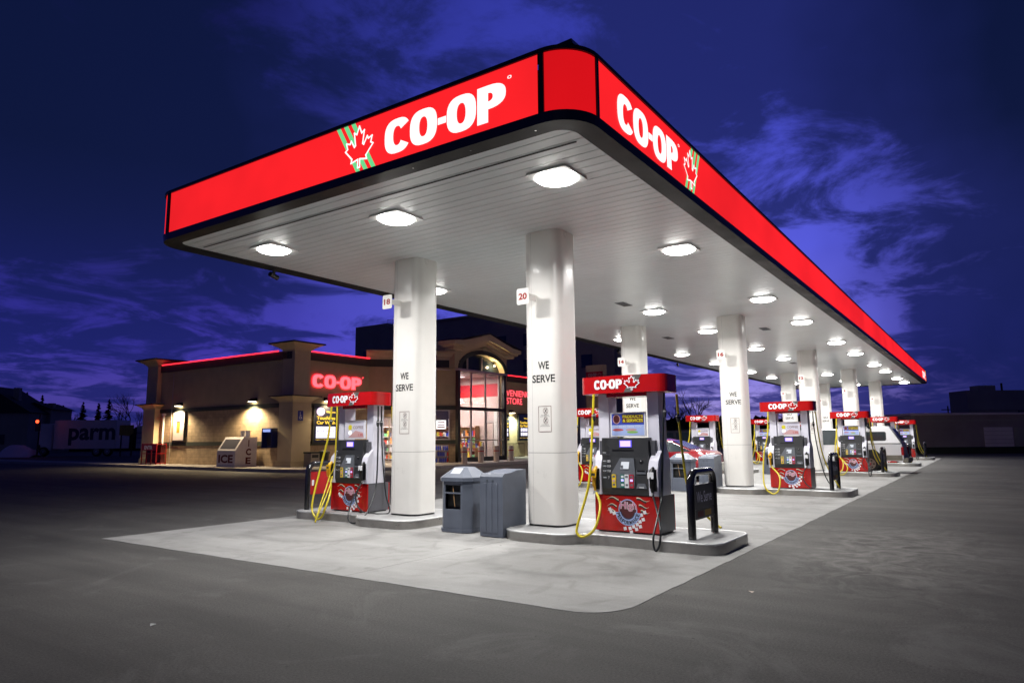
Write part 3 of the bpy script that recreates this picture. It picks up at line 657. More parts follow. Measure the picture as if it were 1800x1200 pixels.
# ------------------------------------------------------------------ pumps
def logo2(m, cx, cz, sc, y):
    """round badge with flames, blue arc and chequers"""
    O, U, V = (0, y, 0), (1, 0, 0), (0, 0, 1)
    def P(polys, mt, k=0): m.poly2([fixw([(cx+px*sc, cz+pz*sc) for px, pz in p]) for p in polys], (0, y-k*.0006, 0), U, V, mt)
    # flame lines
    for sgn in (-1, 1):
        for (z0, x0, x1, amp) in ((.62, .42, 1.02, .07), (.34, .52, .98, .06), (.12, .60, 1.0, .06)):
            pts = [(x0+(x1-x0)*t/8, z0+amp*math.sin(t/8*5+sgn)) for t in range(9)]; th = [.026*(1-t/9) for t in range(9)]
            P([[(sgn*pts[i][0], pts[i][1]-th[i]), (sgn*pts[i+1][0], pts[i+1][1]-th[i+1]), (sgn*pts[i+1][0], pts[i+1][1]+th[i+1]), (sgn*pts[i][0], pts[i][1]+th[i])] for i in range(8)], 'flame')
            P([[(sgn*pts[i][0], pts[i][1]-th[i]-.09), (sgn*pts[i+1][0], pts[i+1][1]-th[i+1]-.05), (sgn*pts[i+1][0], pts[i+1][1]-.01), (sgn*pts[i][0], pts[i][1]-.02)] for i in range(6)], 'letter_black', -.5)
    P(ring(0, .16, .40, .42, .001, .001, 0, 360, 24, 2, 2), 'badge_dark', 1); P(ring(0, .16, .44, .46, .40, .42, 0, 360, 24, 2, 2), 'badge_blue', 1.4)
    P(ring(0, .10, .60, .60, .34, .34, 185, 355, 16, 2, 2), 'badge_blue', 2)
    P(ring(0, .10, .34, .34, .29, .29, 185, 355, 16, 2, 2), 'navy', 3)
    # PERFORMANCE along the arc
    W_ = 'PERFORMANCE'
    for i, ch in enumerate(W_):
        a = R(196+148*i/(len(W_)-1)); ca, sa = math.cos(a), math.sin(a)
        vs, fs = text2d(ch, .03); x0 = min(v[0] for v in vs); x1 = max(v[0] for v in vs); y0 = min(v[1] for v in vs); y1 = max(v[1] for v in vs)
        out = []
        for v in vs:
            lx = ((v[0]-x0)/(x1-x0)-.5)*.115; lz = ((v[1]-y0)/(y1-y0)-.5)*.17
            rx, rz = ca*.47, sa*.47+.10
            ux, uz = -sa, ca; wx, wz = -ca, -sa
            out.append((cx+(rx+ux*lx+wx*lz)*sc, y-.0028, cz+(rz+uz*lx+wz*lz)*sc))
        m.add(out, fs, 'letter_black')
    m.text('High', cx-.36*sc, cz+.10*sc, .78*sc, .42*sc, 'letter_white', y-.0030, .035)
    m.text('High', cx-.35*sc, cz+.11*sc, .76*sc, .40*sc, 'badge_pink', y-.0036, .0)
    # chequers
    for (a, b) in ((.62, -.02), (.78, .10), (.70, -.20), (.55, -.30), (.42, -.42), (.56, -.50), (.25, -.52), (.38, -.62), (.08, -.60), (.14, -.76), (-.15, -.62), (-.66, .0), (-.80, .06), (-.86, .16)):
        q = .085; P([[(a-q*.6, b-q), (a+q, b-q*.6), (a+q*.6, b+q), (a-q, b+q*.5)]], 'letter_white', 1)
mat('flame', (.72, .68, .50), .4); mat('badge_dark', (.09, .02, .02), .4); mat('badge_blue', (.36, .46, .74), .4); mat('badge_pink', (.55, .10, .22), .4)
mat('ad_blue', (.04, .07, .42), .35); mat('ad_sky', (.38, .48, .80), .35); mat('ad_yellow', (.62, .55, .03), .35); mat('ad_pale', (.58, .56, .66), .35)
mat('ad_pink', (.55, .33, .33), .35); mat('ad_red', (.5, .10, .10), .35); mat('ad_green', (.25, .5, .12), .35); mat('ad_frame', (.75, .75, .78), .35); mat('ad_grey', (.25, .2, .2), .35)
def body_parts(t, variant):
    def B(m, name, par=t, bev=0): return m.build(name, par, bev, world=False)
    m = MB(); m.prism([(-.5, -.30), (.5, -.30), (.5, .22), (-.5, .22)], 0.02, .53, 'pump_side'); m.box(-.46, .46, -.20, .24, .53, 1.95, 'pump_side') if False else None
    m.box(-.44, .44, -.26, .18, .53, 1.30, 'pump_side'); m.box(-.48, .48, -.27, .19, 0, .02, 'letter_black')
    B(m, 'cabinet', bev=.006)
    m = MB(); m.box(-.5, .5, -.325, -.301, .02, .525, 'pump_red'); o = B(m, 'base_panel', bev=.005)
    m = MB(); logo2(m, .02, .27, .33, -.3265); B(m, 'badge', o)
    m = MB(); m.box(-.5, .5, .221, .245, .02, .525, 'pump_red'); B(m, 'base_panel', bev=.005)
    for s in (-1, 1):
        m = MB()
        # tall side column, narrow on top and flared where the nozzle rests
        prof = [(.31, .53), (.31, 1.99), (.48, 1.99), (.48, 1.22), (.515, 1.02), (.515, .53)]
        pp = [(s*x, z) for x, z in prof]
        m.prism(fixw(pp), -.19, .08, 'pump_silver', 'y')
        # forward bulge
        bul = [(-.19, .53), (-.36, .53), (-.37, .90), (-.33, 1.02), (-.25, 1.10), (-.19, 1.16)]
        m.prism(fixw(bul), s*.37 if s > 0 else -.51, .51 if s > 0 else -.37, 'pump_silver', 'x')
        m.box(min(s*.37, s*.50), max(s*.37, s*.50), -.30, -.188, 1.10, 1.98, 'pump_silver') if False else None
        o = B(m, 'side_post', bev=.008)
        m = MB(); m.box(min(s*.395, s*.49), max(s*.395, s*.49), -.376, -.366, .60, .90, 'pump_black'); B(m, 'nozzle_boot', o)
        # nozzle
        nm = 'nozzle_yellow' if s < 0 else 'pump_black'
        m = MB(); c = s*.445
        m.tube([(c, -.37, .92), (c, -.42, .88), (c-.005, -.435, .80), (c-.01, -.42, .68), (c-.01, -.40, .58)], [.022, .036, .034, .022, .018], nm, 10)
        m.tube([(c, -.45, .84), (c-.005, -.485, .76), (c-.01, -.47, .66), (c-.01, -.42, .62)], .009, nm, 6)
        m.prism(rrect(c-.045, c+.045, .775, .865, .01, 2), -.475, -.462, 'letter_white' if s > 0 else 'nozzle_yellow', 'y')
        if s < 0: m.box(c-.03, c+.03, -.4765, -.4755, .795, .835, 'pump_dark')
        m.tube([(c-.01, -.40, .585), (c-.01, -.395, .55)], .02, 'steel', 8)
        B(m, 'nozzle')
    # console
    m = MB(); pr = [(-.20, .53), (-.335, .53), (-.36, .62), (-.36, .88), (-.34, 1.06), (-.335, 1.34), (-.20, 1.34)]
    m.prism(fixw(pr), -.36, .365, 'pump_dark', 'x'); m.box(-.36, .36, .10, .235, .53, 1.34, 'pump_dark')
    m.box(-.20, .15, -.3385, -.33, 1.05, 1.18, 'pump_black')
    con = B(m, 'console', bev=.006)
    m = MB(); y = -.363
    def Q(pts, mt, yy=None, dz=.006):
        m.prism(fixw(pts), (yy or y)-dz, (yy or y)+.02, mt, 'y')
    Q([(-.20, .63), (-.20, .84), (-.06, 1.05), (.155, 1.05), (.17, .84), (.155, .63)], 'pump_panel'); B(m, 'keypad_panel', con)
    m = MB(); Q([(-.055, .90), (-.035, 1.0), (.085, 1.0), (.07, .90)], 'pad_white', -.372); Q([(-.05, .905), (-.045, .95), (-.01, .95), (-.01, .905)], 'pump_panel', -.374); Q([(.0, .905), (.0, .95), (.025, .95), (.025, .905)], 'btn_green', -.374) if False else None
    B(m, 'keypad', con)
    for x, mt in ((-.16, 'btn_yellow'), (-.025, 'btn_green'), (.04, 'letter_white'), (.115, 'btn_red')):
        m = MB(); Q([(x-.032, .635), (x-.032, .82), (x+.032, .82), (x+.032, .635)], mt, -.374)
        for zz in (.66, .775): m.box(x-.02, x+.02, -.3812, -.3802, zz, zz+.03, 'letter_white' if mt == 'btn_green' else 'pump_panel')
        if mt in ('btn_green', 'btn_red'): m.box(x-.02, x+.02, -.384, -.381, .725, .755, 'btn_blue')
        elif mt == 'btn_yellow': m.box(x-.02, x+.02, -.384, -.381, .715, .745, 'ad_pink')
        B(m, 'grade_button', con)
    m = MB(); m.box(-.075, .115, -.345, -.335, 1.205, 1.305, 'screen_blue'); m.box(-.06, .10, -.348, -.344, 1.215, 1.295, 'screen_lilac'); B(m, 'display', con)
    m = MB()
    for z in (1.12, 1.0, .93, .86):
        m.text('PREPAY' if z == 1.12 else ('REG', 'MID', 'SUP')[int(round((1.0-z)/.07))], -.335, z, .055, .014, 'pad_white', -.366)
        if z < 1.1:
            m.text('108.9' if z == 1.0 else ('111.9' if z > .9 else '114.9'), -.265, z-.012, .05, .035, 'letter_white', -.3665, .02)
        m.box(-.335, -.215, -.3655, -.3645, z-.022, z-.018, 'pump_panel')
    m.text('DIESEL', -.335, .765, .055, .014, 'pad_white', -.366); m.text('7', -.255, .75, .02, .04, 'letter_white', -.366, .02)
    m.box(.19, .33, -.368, -.36, .83, .885, 'pump_panel'); m.box(.20, .32, -.372, -.367, .865, .885, 'pump_black')
    m.prism([(.18, .63), (.34, .63), (.32, .70), (.21, .70)], -.372, -.36, 'pump_panel', 'y'); m.box(.23, .30, -.376, -.371, .64, .65, 'letter_white')
    m.tube([(.26, -.34, 1.0), (.26, -.352, 1.0)], .03, 'pump_black', 12); m.box(.25, .262, -.355, -.352, 1.01, 1.02, 'letter_white')
    B(m, 'card_reader', con)
    # advert between the side posts
    m = MB(); z0, z1, x0, x1 = 1.355, 1.71, -.265, .29
    m.box(x0, x1, -.225, -.19, z0, z1, 'ad_frame'); o = B(m, 'advert_frame', bev=.004)
    m = MB(); y = -.2265
    m.box(x0+.02, x1-.02, y, y+.001, z0+.02, z1-.02, 'ad_blue' if variant else 'ad_pale')
    if variant:
        m.box(x0+.02, x1-.02, y-.0006, y, z0+.02, z0+.17, 'ad_sky'); m.box(x0+.19, x1-.03, y-.0012, y, z1-.155, z1-.035, 'badge_dark')
        m.text('PRODUCTS', x0+.20, z1-.085, .32, .045, 'ad_yellow', y-.002, .03); m.text('& SERVICES', x0+.20, z1-.145, .32, .045, 'ad_yellow', y-.002, .03)
        m.poly2([fixw(p) for p in ring(x0+.1, z1-.10, .055, .065, .001, .001, n=16, e=2, eh=2)], (0, y-.001, 0), (1, 0, 0), (0, 0, 1), 'badge_dark')
        m.poly2([fixw(p) for p in ring(x0+.1, z1-.10, .06, .07, .05, .058, n=16, e=2, eh=2)], (0, y-.002, 0), (1, 0, 0), (0, 0, 1), 'ad_pink')
        m.text('WE ALSO Serve YOU', x0+.05, z0+.135, .44, .03, 'letter_white', y-.002)
        for a, b, mt in ((.12, .1, 'ad_red'), (.33, .1, 'ad_pink'), (.35, .065, 'ad_green')): m.poly2([fixw(p) for p in ring(x0+a, z0+b, .09, .018, .001, .001, n=12, e=2, eh=2)], (0, y-.0015-b*.001, 0), (1, 0, 0), (0, 0, 1), mt)
    else:
        m.poly2([fixw(p) for p in ring(x0+.15, z0+.22, .05, .05, .001, .001, n=12, e=3, eh=2)], (0, y-.001, 0), (1, 0, 0), (0, 0, 1), 'ad_yellow')
        m.poly2([fixw(p) for p in ring(x0+.15, z0+.12, .05, .045, .001, .001, n=12, e=2, eh=2)], (0, y-.001, 0), (1, 0, 0), (0, 0, 1), 'fascia_white')
        m.text('COFFEE', x0+.23, z0+.19, .28, .06, 'ad_grey', y-.001, .03); m.prism([(x0+.1, z0+.03), (x1-.03, z0+.03), (x1-.05, z0+.12), (x0+.3, z0+.16)], y-.0016, y, 'ad_pink', 'y'); m.text('1.99', x0+.38, z0+.05, .12, .05, 'ad_red', y-.002, .02)
    B(m, 'advert', o)
    # topper
    m = MB(); n = 12
    bow = lambda x: .09*math.cos(math.pi*x/1.44)
    base = rrect(-.69, .67, -.36, .14, .11, 5)
    ur, ul, ll, lr = base[0:6], base[6:12], base[12:18], base[18:24]
    pl = ur+ul+[(x, y-bow(x)) for x, y in ll]+[(-.57+1.14*k/10, -.36-bow(-.57+1.14*k/10)) for k in range(1, 10)]+[(x, y-bow(x)) for x, y in lr]
    m.prism(fixw(pl), 1.985, 2.235, 'pump_red', smooth=False); m.box(-.31, .31, -.26, .10, 1.935, 1.985, 'pump_red')
    top = B(m, 'topper', bev=.006)
    m = MB(); mm_ = MB()
    def yy(x): return -.36-.09*math.cos(math.pi*x/1.44)-.006
    def onarc(polys, x0, z0, mt, k=0): 
        for p in polys: m.add([(x0+a, yy(x0+a)-k, z0+b) for a, b in p], [list(range(len(p)))], mt)
    onarc(coop2d(.46, .135), -.42, 2.045, 'letter_white', .001)
    onarc([fixw([(0, 0), (.12, 0), (.27, .244), (.15, .244)])], .07, 1.988, 'leaf_grey')
    fill, out = leaf2d(0, 0, .20, .010, 1.0); onarc(fill, .195, 2.018, 'pump_red', .0015); onarc(out, .195, 2.018, 'letter_white', .0025)
    B(m, 'lettering', top)
def hose(t, pts, mt, r=.016, name='hose'):
    m = MB(); m.tube(spline(pts), r, mt, 8)
    o = m.build(name, t, world=False); return o
def swivel(t, x, y, z):
    m = MB(); m.tube([(x, y, z+.08), (x, y, z+.05), (x, y, z), (x, y, z-.04)], [.018, .03, .03, .018], 'pump_dark', 8); m.tube([(x, y, z+.055), (x, y, z+.04)], .034, 'steel', 8); m.build('swivel', t, world=False)
def pumps():
    protos = {}
    for v in (0, 1):
        t = thing('fuel_pump', 'x', 'fuel pump', (0, 0, .15), R(-90)); body_parts(t, v); protos[v] = t
    used = set()
    yc = {0: -1.41, 1: 2.99+1.34}
    for j in (0, 1):
        for i in range(5):
            v = 1 if (i, j) in ((0, 0), (2, 0), (4, 0), (3, 1)) else 0
            t = protos[v] if v not in used else copy_tree(protos[v]); used.add(v)
            t.location = (COLX[i], yc[j], .15); t['group'] = 'red and silver fuel pumps'
            ad = 'a blue advert' if v else 'a pale coffee advert'
            t['label'] = 'pump with %s, %s of the %s' % (ad, PLACE[i], ROW[j])
            # hoses: each pump hangs its own way
            jit = random.uniform(-.05, .05)
            if (i, j) == (0, 1):
                hose(t, [(-.28, -.42, 1.98), (-.26, -.44, 1.48), (-.28, -.45, .89), (-.34, -.46, .72), (-.37, -.48, .66), (-.34, -.60, .41), (-.19, -.85, .13), (-.13, -.98, -.10), (-.15, -.97, -.11), (-.17, -.85, .08), (-.25, -.60, .42), (-.31, -.47, .64), (-.42, -.42, .60)], 'hose_yellow', .013)
                hose(t, [(.61, -.20, 1.97), (.62, -.20, 1.05), (.68, -.30, .43), (.78, -.60, .05), (.73, -.78, -.10), (.60, -.80, -.12), (.50, -.78, -.06), (.42, -.70, .04), (.39, -.60, .24), (.42, -.42, .53)], 'hose_black', .014)
                hose(t, [(.64, .20, 1.97), (.66, .24, 1.5), (.70, .30, 1.0), (.78, .36, .55), (.80, .34, .5)], 'hose_yellow', .017)
                swivel(t, .61, -.20, 1.62); swivel(t, .645, .21, 1.62)
            elif (i, j) == (0, 0):
                hose(t, [(-.43, -.42, 1.98), (-.45, -.46, 1.42), (-.45, -.60, .69), (-.57, -.74, .12), (-.56, -.76, .0), (-.47, -.76, -.03), (-.32, -.74, .06), (-.27, -.66, .25), (-.31, -.54, .42), (-.43, -.41, .55)], 'hose_yellow', .019)
                hose(t, [(.58, -.20, 1.97), (.53, -.22, 1.09), (.53, -.30, .55), (.56, -.50, .33), (.57, -.72, .06), (.58, -.75, -.09), (.62, -.76, -.13), (.66, -.74, -.04), (.66, -.70, .14), (.54, -.50, .33), (.44, -.40, .55)], 'hose_black', .015)
                hose(t, [(.60, .22, 1.97), (.61, .26, 1.5), (.62, .34, 1.0), (.64, .42, .62), (.76, .60, .28), (.92, .8, .05), (.98, .8, .02)], 'hose_yellow', .019)
                swivel(t, -.435, -.43, 1.62); swivel(t, .575, -.20, 1.66); swivel(t, .605, .23, 1.6)
            else:
                hose(t, [(-.44, -.42, 1.98), (-.47, -.46, 1.4), (-.55+jit, -.52, .84), (-.53+jit, -.72, .13), (-.39, -.76, -.09+jit*.3), (-.24, -.76, -.07), (-.14+jit, -.72, .12), (-.21, -.60, .34), (-.40, -.42, .52), (-.445, -.40, .57)], 'hose_yellow', .019)
                hose(t, [(.60, -.10, 1.97), (.61, -.10, 1.5), (.68, -.12, .9), (.84+jit, -.16, .35), (.94, -.2, .03), (.75, -.42, .02), (.50, -.48, .06), (.34, -.46, .25), (.36, -.42, .45), (.445, -.40, .57)], 'hose_black', .014)
                hose(t, [(.62, .15, 1.97), (.64, .18, 1.5), (.70, .24, .9), (.84, .32, .4), (1.02, .4, .04), (1.0, .5, .02)], 'hose_yellow', .016)
                swivel(t, -.44, -.43, 1.66); swivel(t, .60, -.10, 1.62)
pumps()
# ------------------------------------------------------------------ bins and windshield service units
def bins():
    t0 = thing('trash_bin', 'x', 'trash bin', (0, 0, 0), R(-90)); w, c = .315, .12
    def octo(w, c): return [(-w+c, -w), (w-c, -w), (w, -w+c), (w, w-c), (w-c, w), (-w+c, w), (-w, w-c), (-w, -w+c)]
    m = MB(); m.prism(octo(w+.015, c), 0, .05, 'bin_grey')
    # body with a real opening in the front face
    pts = octo(w, c)
    for k in range(8):
        (xa, ya), (xb, yb) = pts[k], pts[(k+1) % 8]
        if k == 0:
            for (a0, a1, z0, z1) in ((xa, xb, .05, .36), (xa, xb, .74, .81), (xa, xa+.035, .36, .74), (xb-.035, xb, .36, .74)): m.box(a0, a1, ya, ya+.02, z0, z1, 'bin_grey')
            m.box(xa+.035, xb-.035, ya+.003, ya+.02, .60, .625, 'bin_grey')
        else: m.add([(xa, ya, .05), (xb, yb, .05), (xb, yb, .81), (xa, ya, .81)], [(0, 1, 2, 3)], 'bin_grey')
    m.box(-w+.14, w-.14, -w+.10, w-.1, .05, .8, 'bin_black'); m.tube([(-.02, -w+.03, .72), (.03, -w+.02, .40)], .008, 'shelf_wood', 6)
    m.build('body', t0, .006, world=False)
    m = MB(); m.prism(octo(w+.025, c), .80, .86, 'bin_grey')
    A = [(x, y, .86) for x, y in octo(w+.02, c)]; B = [(x, y, 1.02) for x, y in octo(.13, .03)]
    m.add(A+B, [(i, (i+1) % 8, 8+(i+1) % 8, 8+i) for i in range(8)]+[list(range(8, 16))], 'bin_grey'); m.build('lid', t0, .008, world=False)
    m = MB(); m.add([(-.10, -.30, .885), (.10, -.30, .885), (.10, -.155, 1.006), (-.10, -.155, 1.006)], [(0, 1, 2, 3)], 'letter_white' if False else 'bin_lite'); m.build('lid_flap', t0, world=False)
    s0 = thing('washer_unit', 'x', 'windshield service unit', (0, 0, 0), R(-90))
    m = MB(); pr = [(-.28, 0), (-.28, .90), (-.24, .945), (-.05, .955), (.10, .985), (.36, .995), (.36, 0)]
    m.prism(fixw([(a, b) for a, b in pr]), -.215, .215, 'bin_grey', 'x')
    for x in (-.13, -.02, .09): m.box(x-.035, x+.035, -.287, -.279, .06, .80, 'bin_grey')
    m.build('body', s0, .02, world=False, seg=3)
    m = MB()
    for x in (-.07, .03): m.box(x-.02, x+.02, -.289, -.286, .835, .845, 'bin_black')
    m.build('slot', s0, world=False)
    first = True
    for i in range(5):
        a = t0 if first else copy_tree(t0); b = s0 if first else copy_tree(s0); first = False
        a.location = (COLX[i]-.40, 1.47, .012); b.location = (COLX[i]-.54, .62, .012)
        if i: a.location.x = COLX[i]-.35
        a['label'] = '%s grey plastic trash bin with pyramid lid between the column pair' % PLACE[i]; a['group'] = 'grey trash bins between columns'
        b['label'] = '%s blue-grey plastic washer cabinet beside a right-hand column' % PLACE[i]; b['group'] = 'grey washer cabinets beside the columns'
mat('bin_lite', (.42, .44, .48), .4)
bins()
# ------------------------------------------------------------------ store
SZ = .15
def frame_m(o, a): return Matrix.Translation(o) @ Matrix.Rotation(a, 4, 'Z')
FA = frame_m((12.9, 37.2, 0), R(-90))      # wall A: u runs towards -y from y=37.2
FBm = frame_m((12.9, 23.2, 0), 0)            # wall B / E: u = x-12.9
FC = frame_m((18.1, 23.2, 0), R(-45))       # wall C, 5.23 long
FD = frame_m((21.8, 19.5, 0), 0)             # entry front
def wall(m, u0, u1, z0, z1, th, mt, holes=()):
    us = sorted({u0, u1, *[h[0] for h in holes], *[h[1] for h in holes]})
    for a, b in zip(us[:-1], us[1:]):
        cur = z0
        for h in sorted([h for h in holes if h[0] <= a and h[1] >= b], key=lambda h: h[2]):
            if h[2] > cur: m.box(a, b, 0, th, cur, h[2], mt)
            cur = h[3]
        if cur < z1: m.box(a, b, 0, th, cur, z1, mt)
def flare(m, x0, x1, y0, y1, z0, z1, d, mt, n=6, top=None):
    """cavetto cap: sections flaring outwards by d"""
    secs = []
    for i in range(n+1):
        t = i/n; o = d*(t**1.8)
        secs.append((o, z0+(z1-z0)*t))
    vs = []
    for o, z in secs: vs += [(x0-o, y0-o, z), (x1+o, y0-o, z), (x1+o, y1+o, z), (x0-o, y1+o, z)]
    m.add(vs, [(i*4+j, i*4+(j+1) % 4, (i+1)*4+(j+1) % 4, (i+1)*4+j) for i in range(n) for j in range(4)]+[(4*n, 4*n+1, 4*n+2, 4*n+3)], mt)
    if top: m.box(x0-d-.04, x1+d+.04, y0-d-.04, y1+d+.04, z1+.001, z1+top, 'roof_dark')
def store():
    t = thing('convenience_store', 'tan brick convenience store with red neon roofline and arched glass entry', 'store', (20, 28, SZ))
    hA = []; door = (.25, 2.15, SZ, 2.75); win = (2.55, 4.65, 1.42, 3.14)
    # lower brick courses and upper stucco
    m = MB(FA); wall(m, 1.3, 14.0, SZ, 3.15, .3, 'brick'); m.build('brick_wall', t)
    m = MB(FA); wall(m, 1.3, 14.0, 3.37, 5.60, .3, 'stucco'); m.build('upper_wall', t)
    m = MB(FBm); wall(m, .3, 5.2, SZ, 3.15, .3, 'brick'); m.build('brick_wall', t)
    m = MB(FBm); wall(m, .3, 5.2, 3.37, 5.60, .3, 'stucco'); m.build('upper_wall', t)
    m = MB(FC); wall(m, 0, 5.23, SZ, 3.15, .3, 'brick', (door, win)); m.build('brick_wall', t)
    m = MB(FC); wall(m, 0, 5.23, 3.37, 5.60, .3, 'stucco'); m.build('upper_wall', t)
    m = MB(FBm); wall(m, 14.6, 24.5, SZ, 5.60, .3, 'stucco'); m.build('upper_wall', t)
    # trim bands and the dark fascia under the neon
    for M_, a, b, low in ((FA, 1.3, 14.0, 1), (FBm, .3, 5.2, 1), (FC, 0, 5.23, 2), (FBm, 14.6, 24.5, 0)):
        if low:
            m = MB(M_); m.box(a, b, -.04, .28, 3.15, 3.37, 'band_green'); m.build('trim_band', t)
            m = MB(M_); m.box(a if low == 1 else 2.15, b, -.03, -.0, 1.2, 1.42, 'band_green'); m.build('trim_band', t)
        m = MB(M_); m.box(a, b, -.10 if low != 2 else -.06, .3, 5.60, 6.02, 'band_green'); m.build('fascia_band', t)
    # cornice over the angled wall
    m = MB(FC); pr = [(.3, 6.02), (-.10, 6.02), (-.12, 6.14), (-.22, 6.22), (-.26, 6.36), (-.40, 6.44), (-.42, 6.52), (.3, 6.52)]
    m.prism(fixw(pr), -.15, 5.0, 'stucco_light', 'x'); m.build('cornice', t)
    # roof deck
    m = MB(); m.prism(fixw([(13.0, 37), (13.0, 23.5), (18.2, 23.5), (21.9, 19.8), (27, 19.8), (27, 23.5), (37, 23.5), (37, 37)]), 5.5, 5.58, 'roof_dark')
    m.build('roof', t)
    # corner pillars
    for (x, y, wx, wy) in ((12.72, 22.9, 1.15, 1.1), (12.55, 35.6, 1.3, 1.35)):
        m = MB(); m.box(x, x+wx, y, y+wy, SZ, 3.34, 'stucco_light'); m.box(x-.06, x+wx+.06, y-.06, y+wy+.06, SZ, .45, 'stucco')
        flare(m, x, x+wx, y, y+wy, 3.341, 3.66, .34, 'stucco_light', top=.05)
        m.box(x+.08, x+wx-.08, y+.08, y+wy-.08, 3.715, 5.97, 'stucco_light'); flare(m, x+.08, x+wx-.08, y+.08, y+wy-.08, 5.971, 6.36, .50, 'stucco_light', top=.07)
        m.build('pillar', t, .01)
    # neon tubes along the roofline
    for M_, a, b in ((FA, 1.75, 12.95), (FBm, 1.0, 5.1), (FBm, 14.6, 24.0)):
        m = MB(M_); m.tube([(a, -.16, 6.05), (b, -.16, 6.05)], .035, 'neon', 8); m.build('neon_tube', t)
    # wall sign letters
    def letters(M_, polys_or_txt, x, z, w, h, name='sign_lettering', bold=.05):
        m = MB(M_)
        if polys_or_txt == 'COOP':
            m.poly2(coop2d(w, h), (x, -.10, z), (1, 0, 0), (0, 0, 1), 'neon_core')
            m.poly2([[(a*1.0, b) for a, b in p] for p in coop2d(w*1.02, h*1.09)], (x-.02, -.085, z-.025), (1, 0, 0), (0, 0, 1), 'neon')  # larger copy behind the word paints a red glow round the letters
        else:
            m.text(polys_or_txt, x, z, w, h, 'neon_core', -.10, .0); m.text(polys_or_txt, x-.015, z-.01, w+.03, h+.02, 'neon_halo', -.085, .03)  # wider, darker copy behind the text is a painted halo of light
        m.build(name, t)
    letters(FBm, 'COOP', 1.15, 4.22, 3.35, .66)
    letters(FBm, 'CONVENIENCE', 31.65-12.9-1.75, 4.53, 5.2, .46); letters(FBm, 'STORE', 31.65-12.9, 3.96, 2.05, .46)
    # wall lamps: a hood on the wall with a bulb under it
    def lamp(M_, u, z, e=26, col=(1, .78, .48)):
        m = MB(M_); m.prism(fixw([(0, z+.02), (0, z+.22), (-.10, z+.20), (-.32, z+.04), (-.32, z+.02)]), u-.2, u+.2, 'trim_dark', 'x')
        o = m.build('wall_lamp', t); m = MB(M_); m.box(u-.17, u+.17, -.29, -.03, z-.004, z+.016, 'bulb'); m.build('lens', o)
        ld = bpy.data.lights.new('bulb', 'SPOT'); ld.energy = e*34; ld.spot_size = R(150); ld.spot_blend = .6; ld.color = col; ld.shadow_soft_size = .08
        lo = bpy.data.objects.new('bulb', ld); COL.objects.link(lo); lo.parent = o
        p = (PM[t.name].inverted() @ M_ @ Vector((u, -.42, z-.12))); lo.location = p
    lamp(FA, 37.2-33.4, 3.5); lamp(FA, 37.2-26.3, 3.5); lamp(FBm, 2.2, 3.5, 18); lamp(FBm, 19.4, 3.3, 22, (.9, 1, .75)); lamp(FC, 2.35, 3.48, 12)
    # downpipe
    m = MB(FA); m.tube([(2.15, -.08, SZ), (2.15, -.08, 3.1)], .06, 'white_paint', 8); m.box(2.05, 2.25, -.16, -.0, 3.0, 3.12, 'white_paint'); m.tube([(2.95, -.06, SZ), (2.95, -.06, 5.5)], .015, 'frame_light', 6); m.build('downpipe', t)
    # door and window of the angled wall
    m = MB(FC)
    for x in (.25, 1.165, 2.08): m.box(x, x+.07, .02, .10, SZ, 2.75, 'frame_light')
    m.box(.32, 2.08, .02, .10, 2.67, 2.75, 'frame_light'); m.box(.32, 2.08, .03, .09, SZ, SZ+.12, 'frame_light'); m.box(.32, 2.08, .03, .09, 1.1, 1.16, 'frame_light')
    d = m.build('door', t); m = MB(FC); m.box(.32, 2.08, .05, .06, SZ+.12, 2.67, 'glass'); m.build('pane', d)
    m = MB(FC); a, b, c, e = win
    for q in ((a, b, c, c+.07), (a, b, e-.07, e), (a, a+.07, c+.07, e-.07), (b-.07, b, c+.07, e-.07)): m.box(q[0], q[1], -.02, .12, q[2], q[3], 'frame_light')
    d = m.build('window', t); m = MB(FC); m.box(a+.07, b-.07, .05, .06, c+.07, e-.07, 'glass'); m.build('pane', d)
    m = MB(FC); m.box(a+.07, b-.07, .10, .115, 2.62, 3.06, 'int_wall'); m.build('blind', d)
    # ---- entry bay
    W0 = 4.5; cx = 2.3
    m = MB(FD)
    arch_o = [(cx+2.18*math.cos(R(a)), 5.55+1.0*math.sin(R(a))) for a in range(180, -1, -12)]
    body = [(-.5, 5.58), (-.5, 6.95), (5.5, 6.95), (5.5, 5.58)]
    # front wall above the glazing with the arched opening: strips from arch to top
    top = 6.95
    for k in range(len(arch_o)-1):
        (xa, za), (xb, zb) = arch_o[k], arch_o[k+1]
        m.prism(fixw([(xa, za), (xb, zb), (xb, top), (xa, top)]), 0, .5, 'stucco', 'y')
    m.box(-.5, cx-2.18, 0, .5, 5.55, top, 'stucco'); m.box(cx+2.18, 4.75, 0, .5, 5.55, top, 'stucco')
    m.box(-.5, -.22, .2, .5, SZ, 5.55, 'stucco') if False else None
    m.box(4.60, 4.75, 0, .5, SZ, 5.55, 'stucco'); m.box(4.5, 4.75, .5, 4.0, SZ, 6.95, 'stucco')
    m.box(-.3, -.02, .5, 4.0, 5.6, 6.95, 'stucco')
    m.build('entry_wall', t)
    m = MB(FD); arch_i = [(cx+2.18*math.cos(R(a)), 5.55+1.0*math.sin(R(a))) for a in range(180, -1, -12)]
    for k in range(len(arch_o)-1):
        a = R(180-12*k); b = R(180-12*(k+1))
        P = [(cx+r*math.cos(q), 5.55+s*math.sin(q)) for q, r, s in ((a, 2.18, 1.0), (b, 2.18, 1.0), (b, 2.50, 1.26), (a, 2.50, 1.26))]
        m.prism(fixw(P), -.06, -.001, 'band_green', 'y')
    m.build('arch_trim', t)
    # gabled cornice
    m = MB(FD); gl, gr, gm, z0, zp = -.75, 5.45, 2.35, 6.58, 7.45
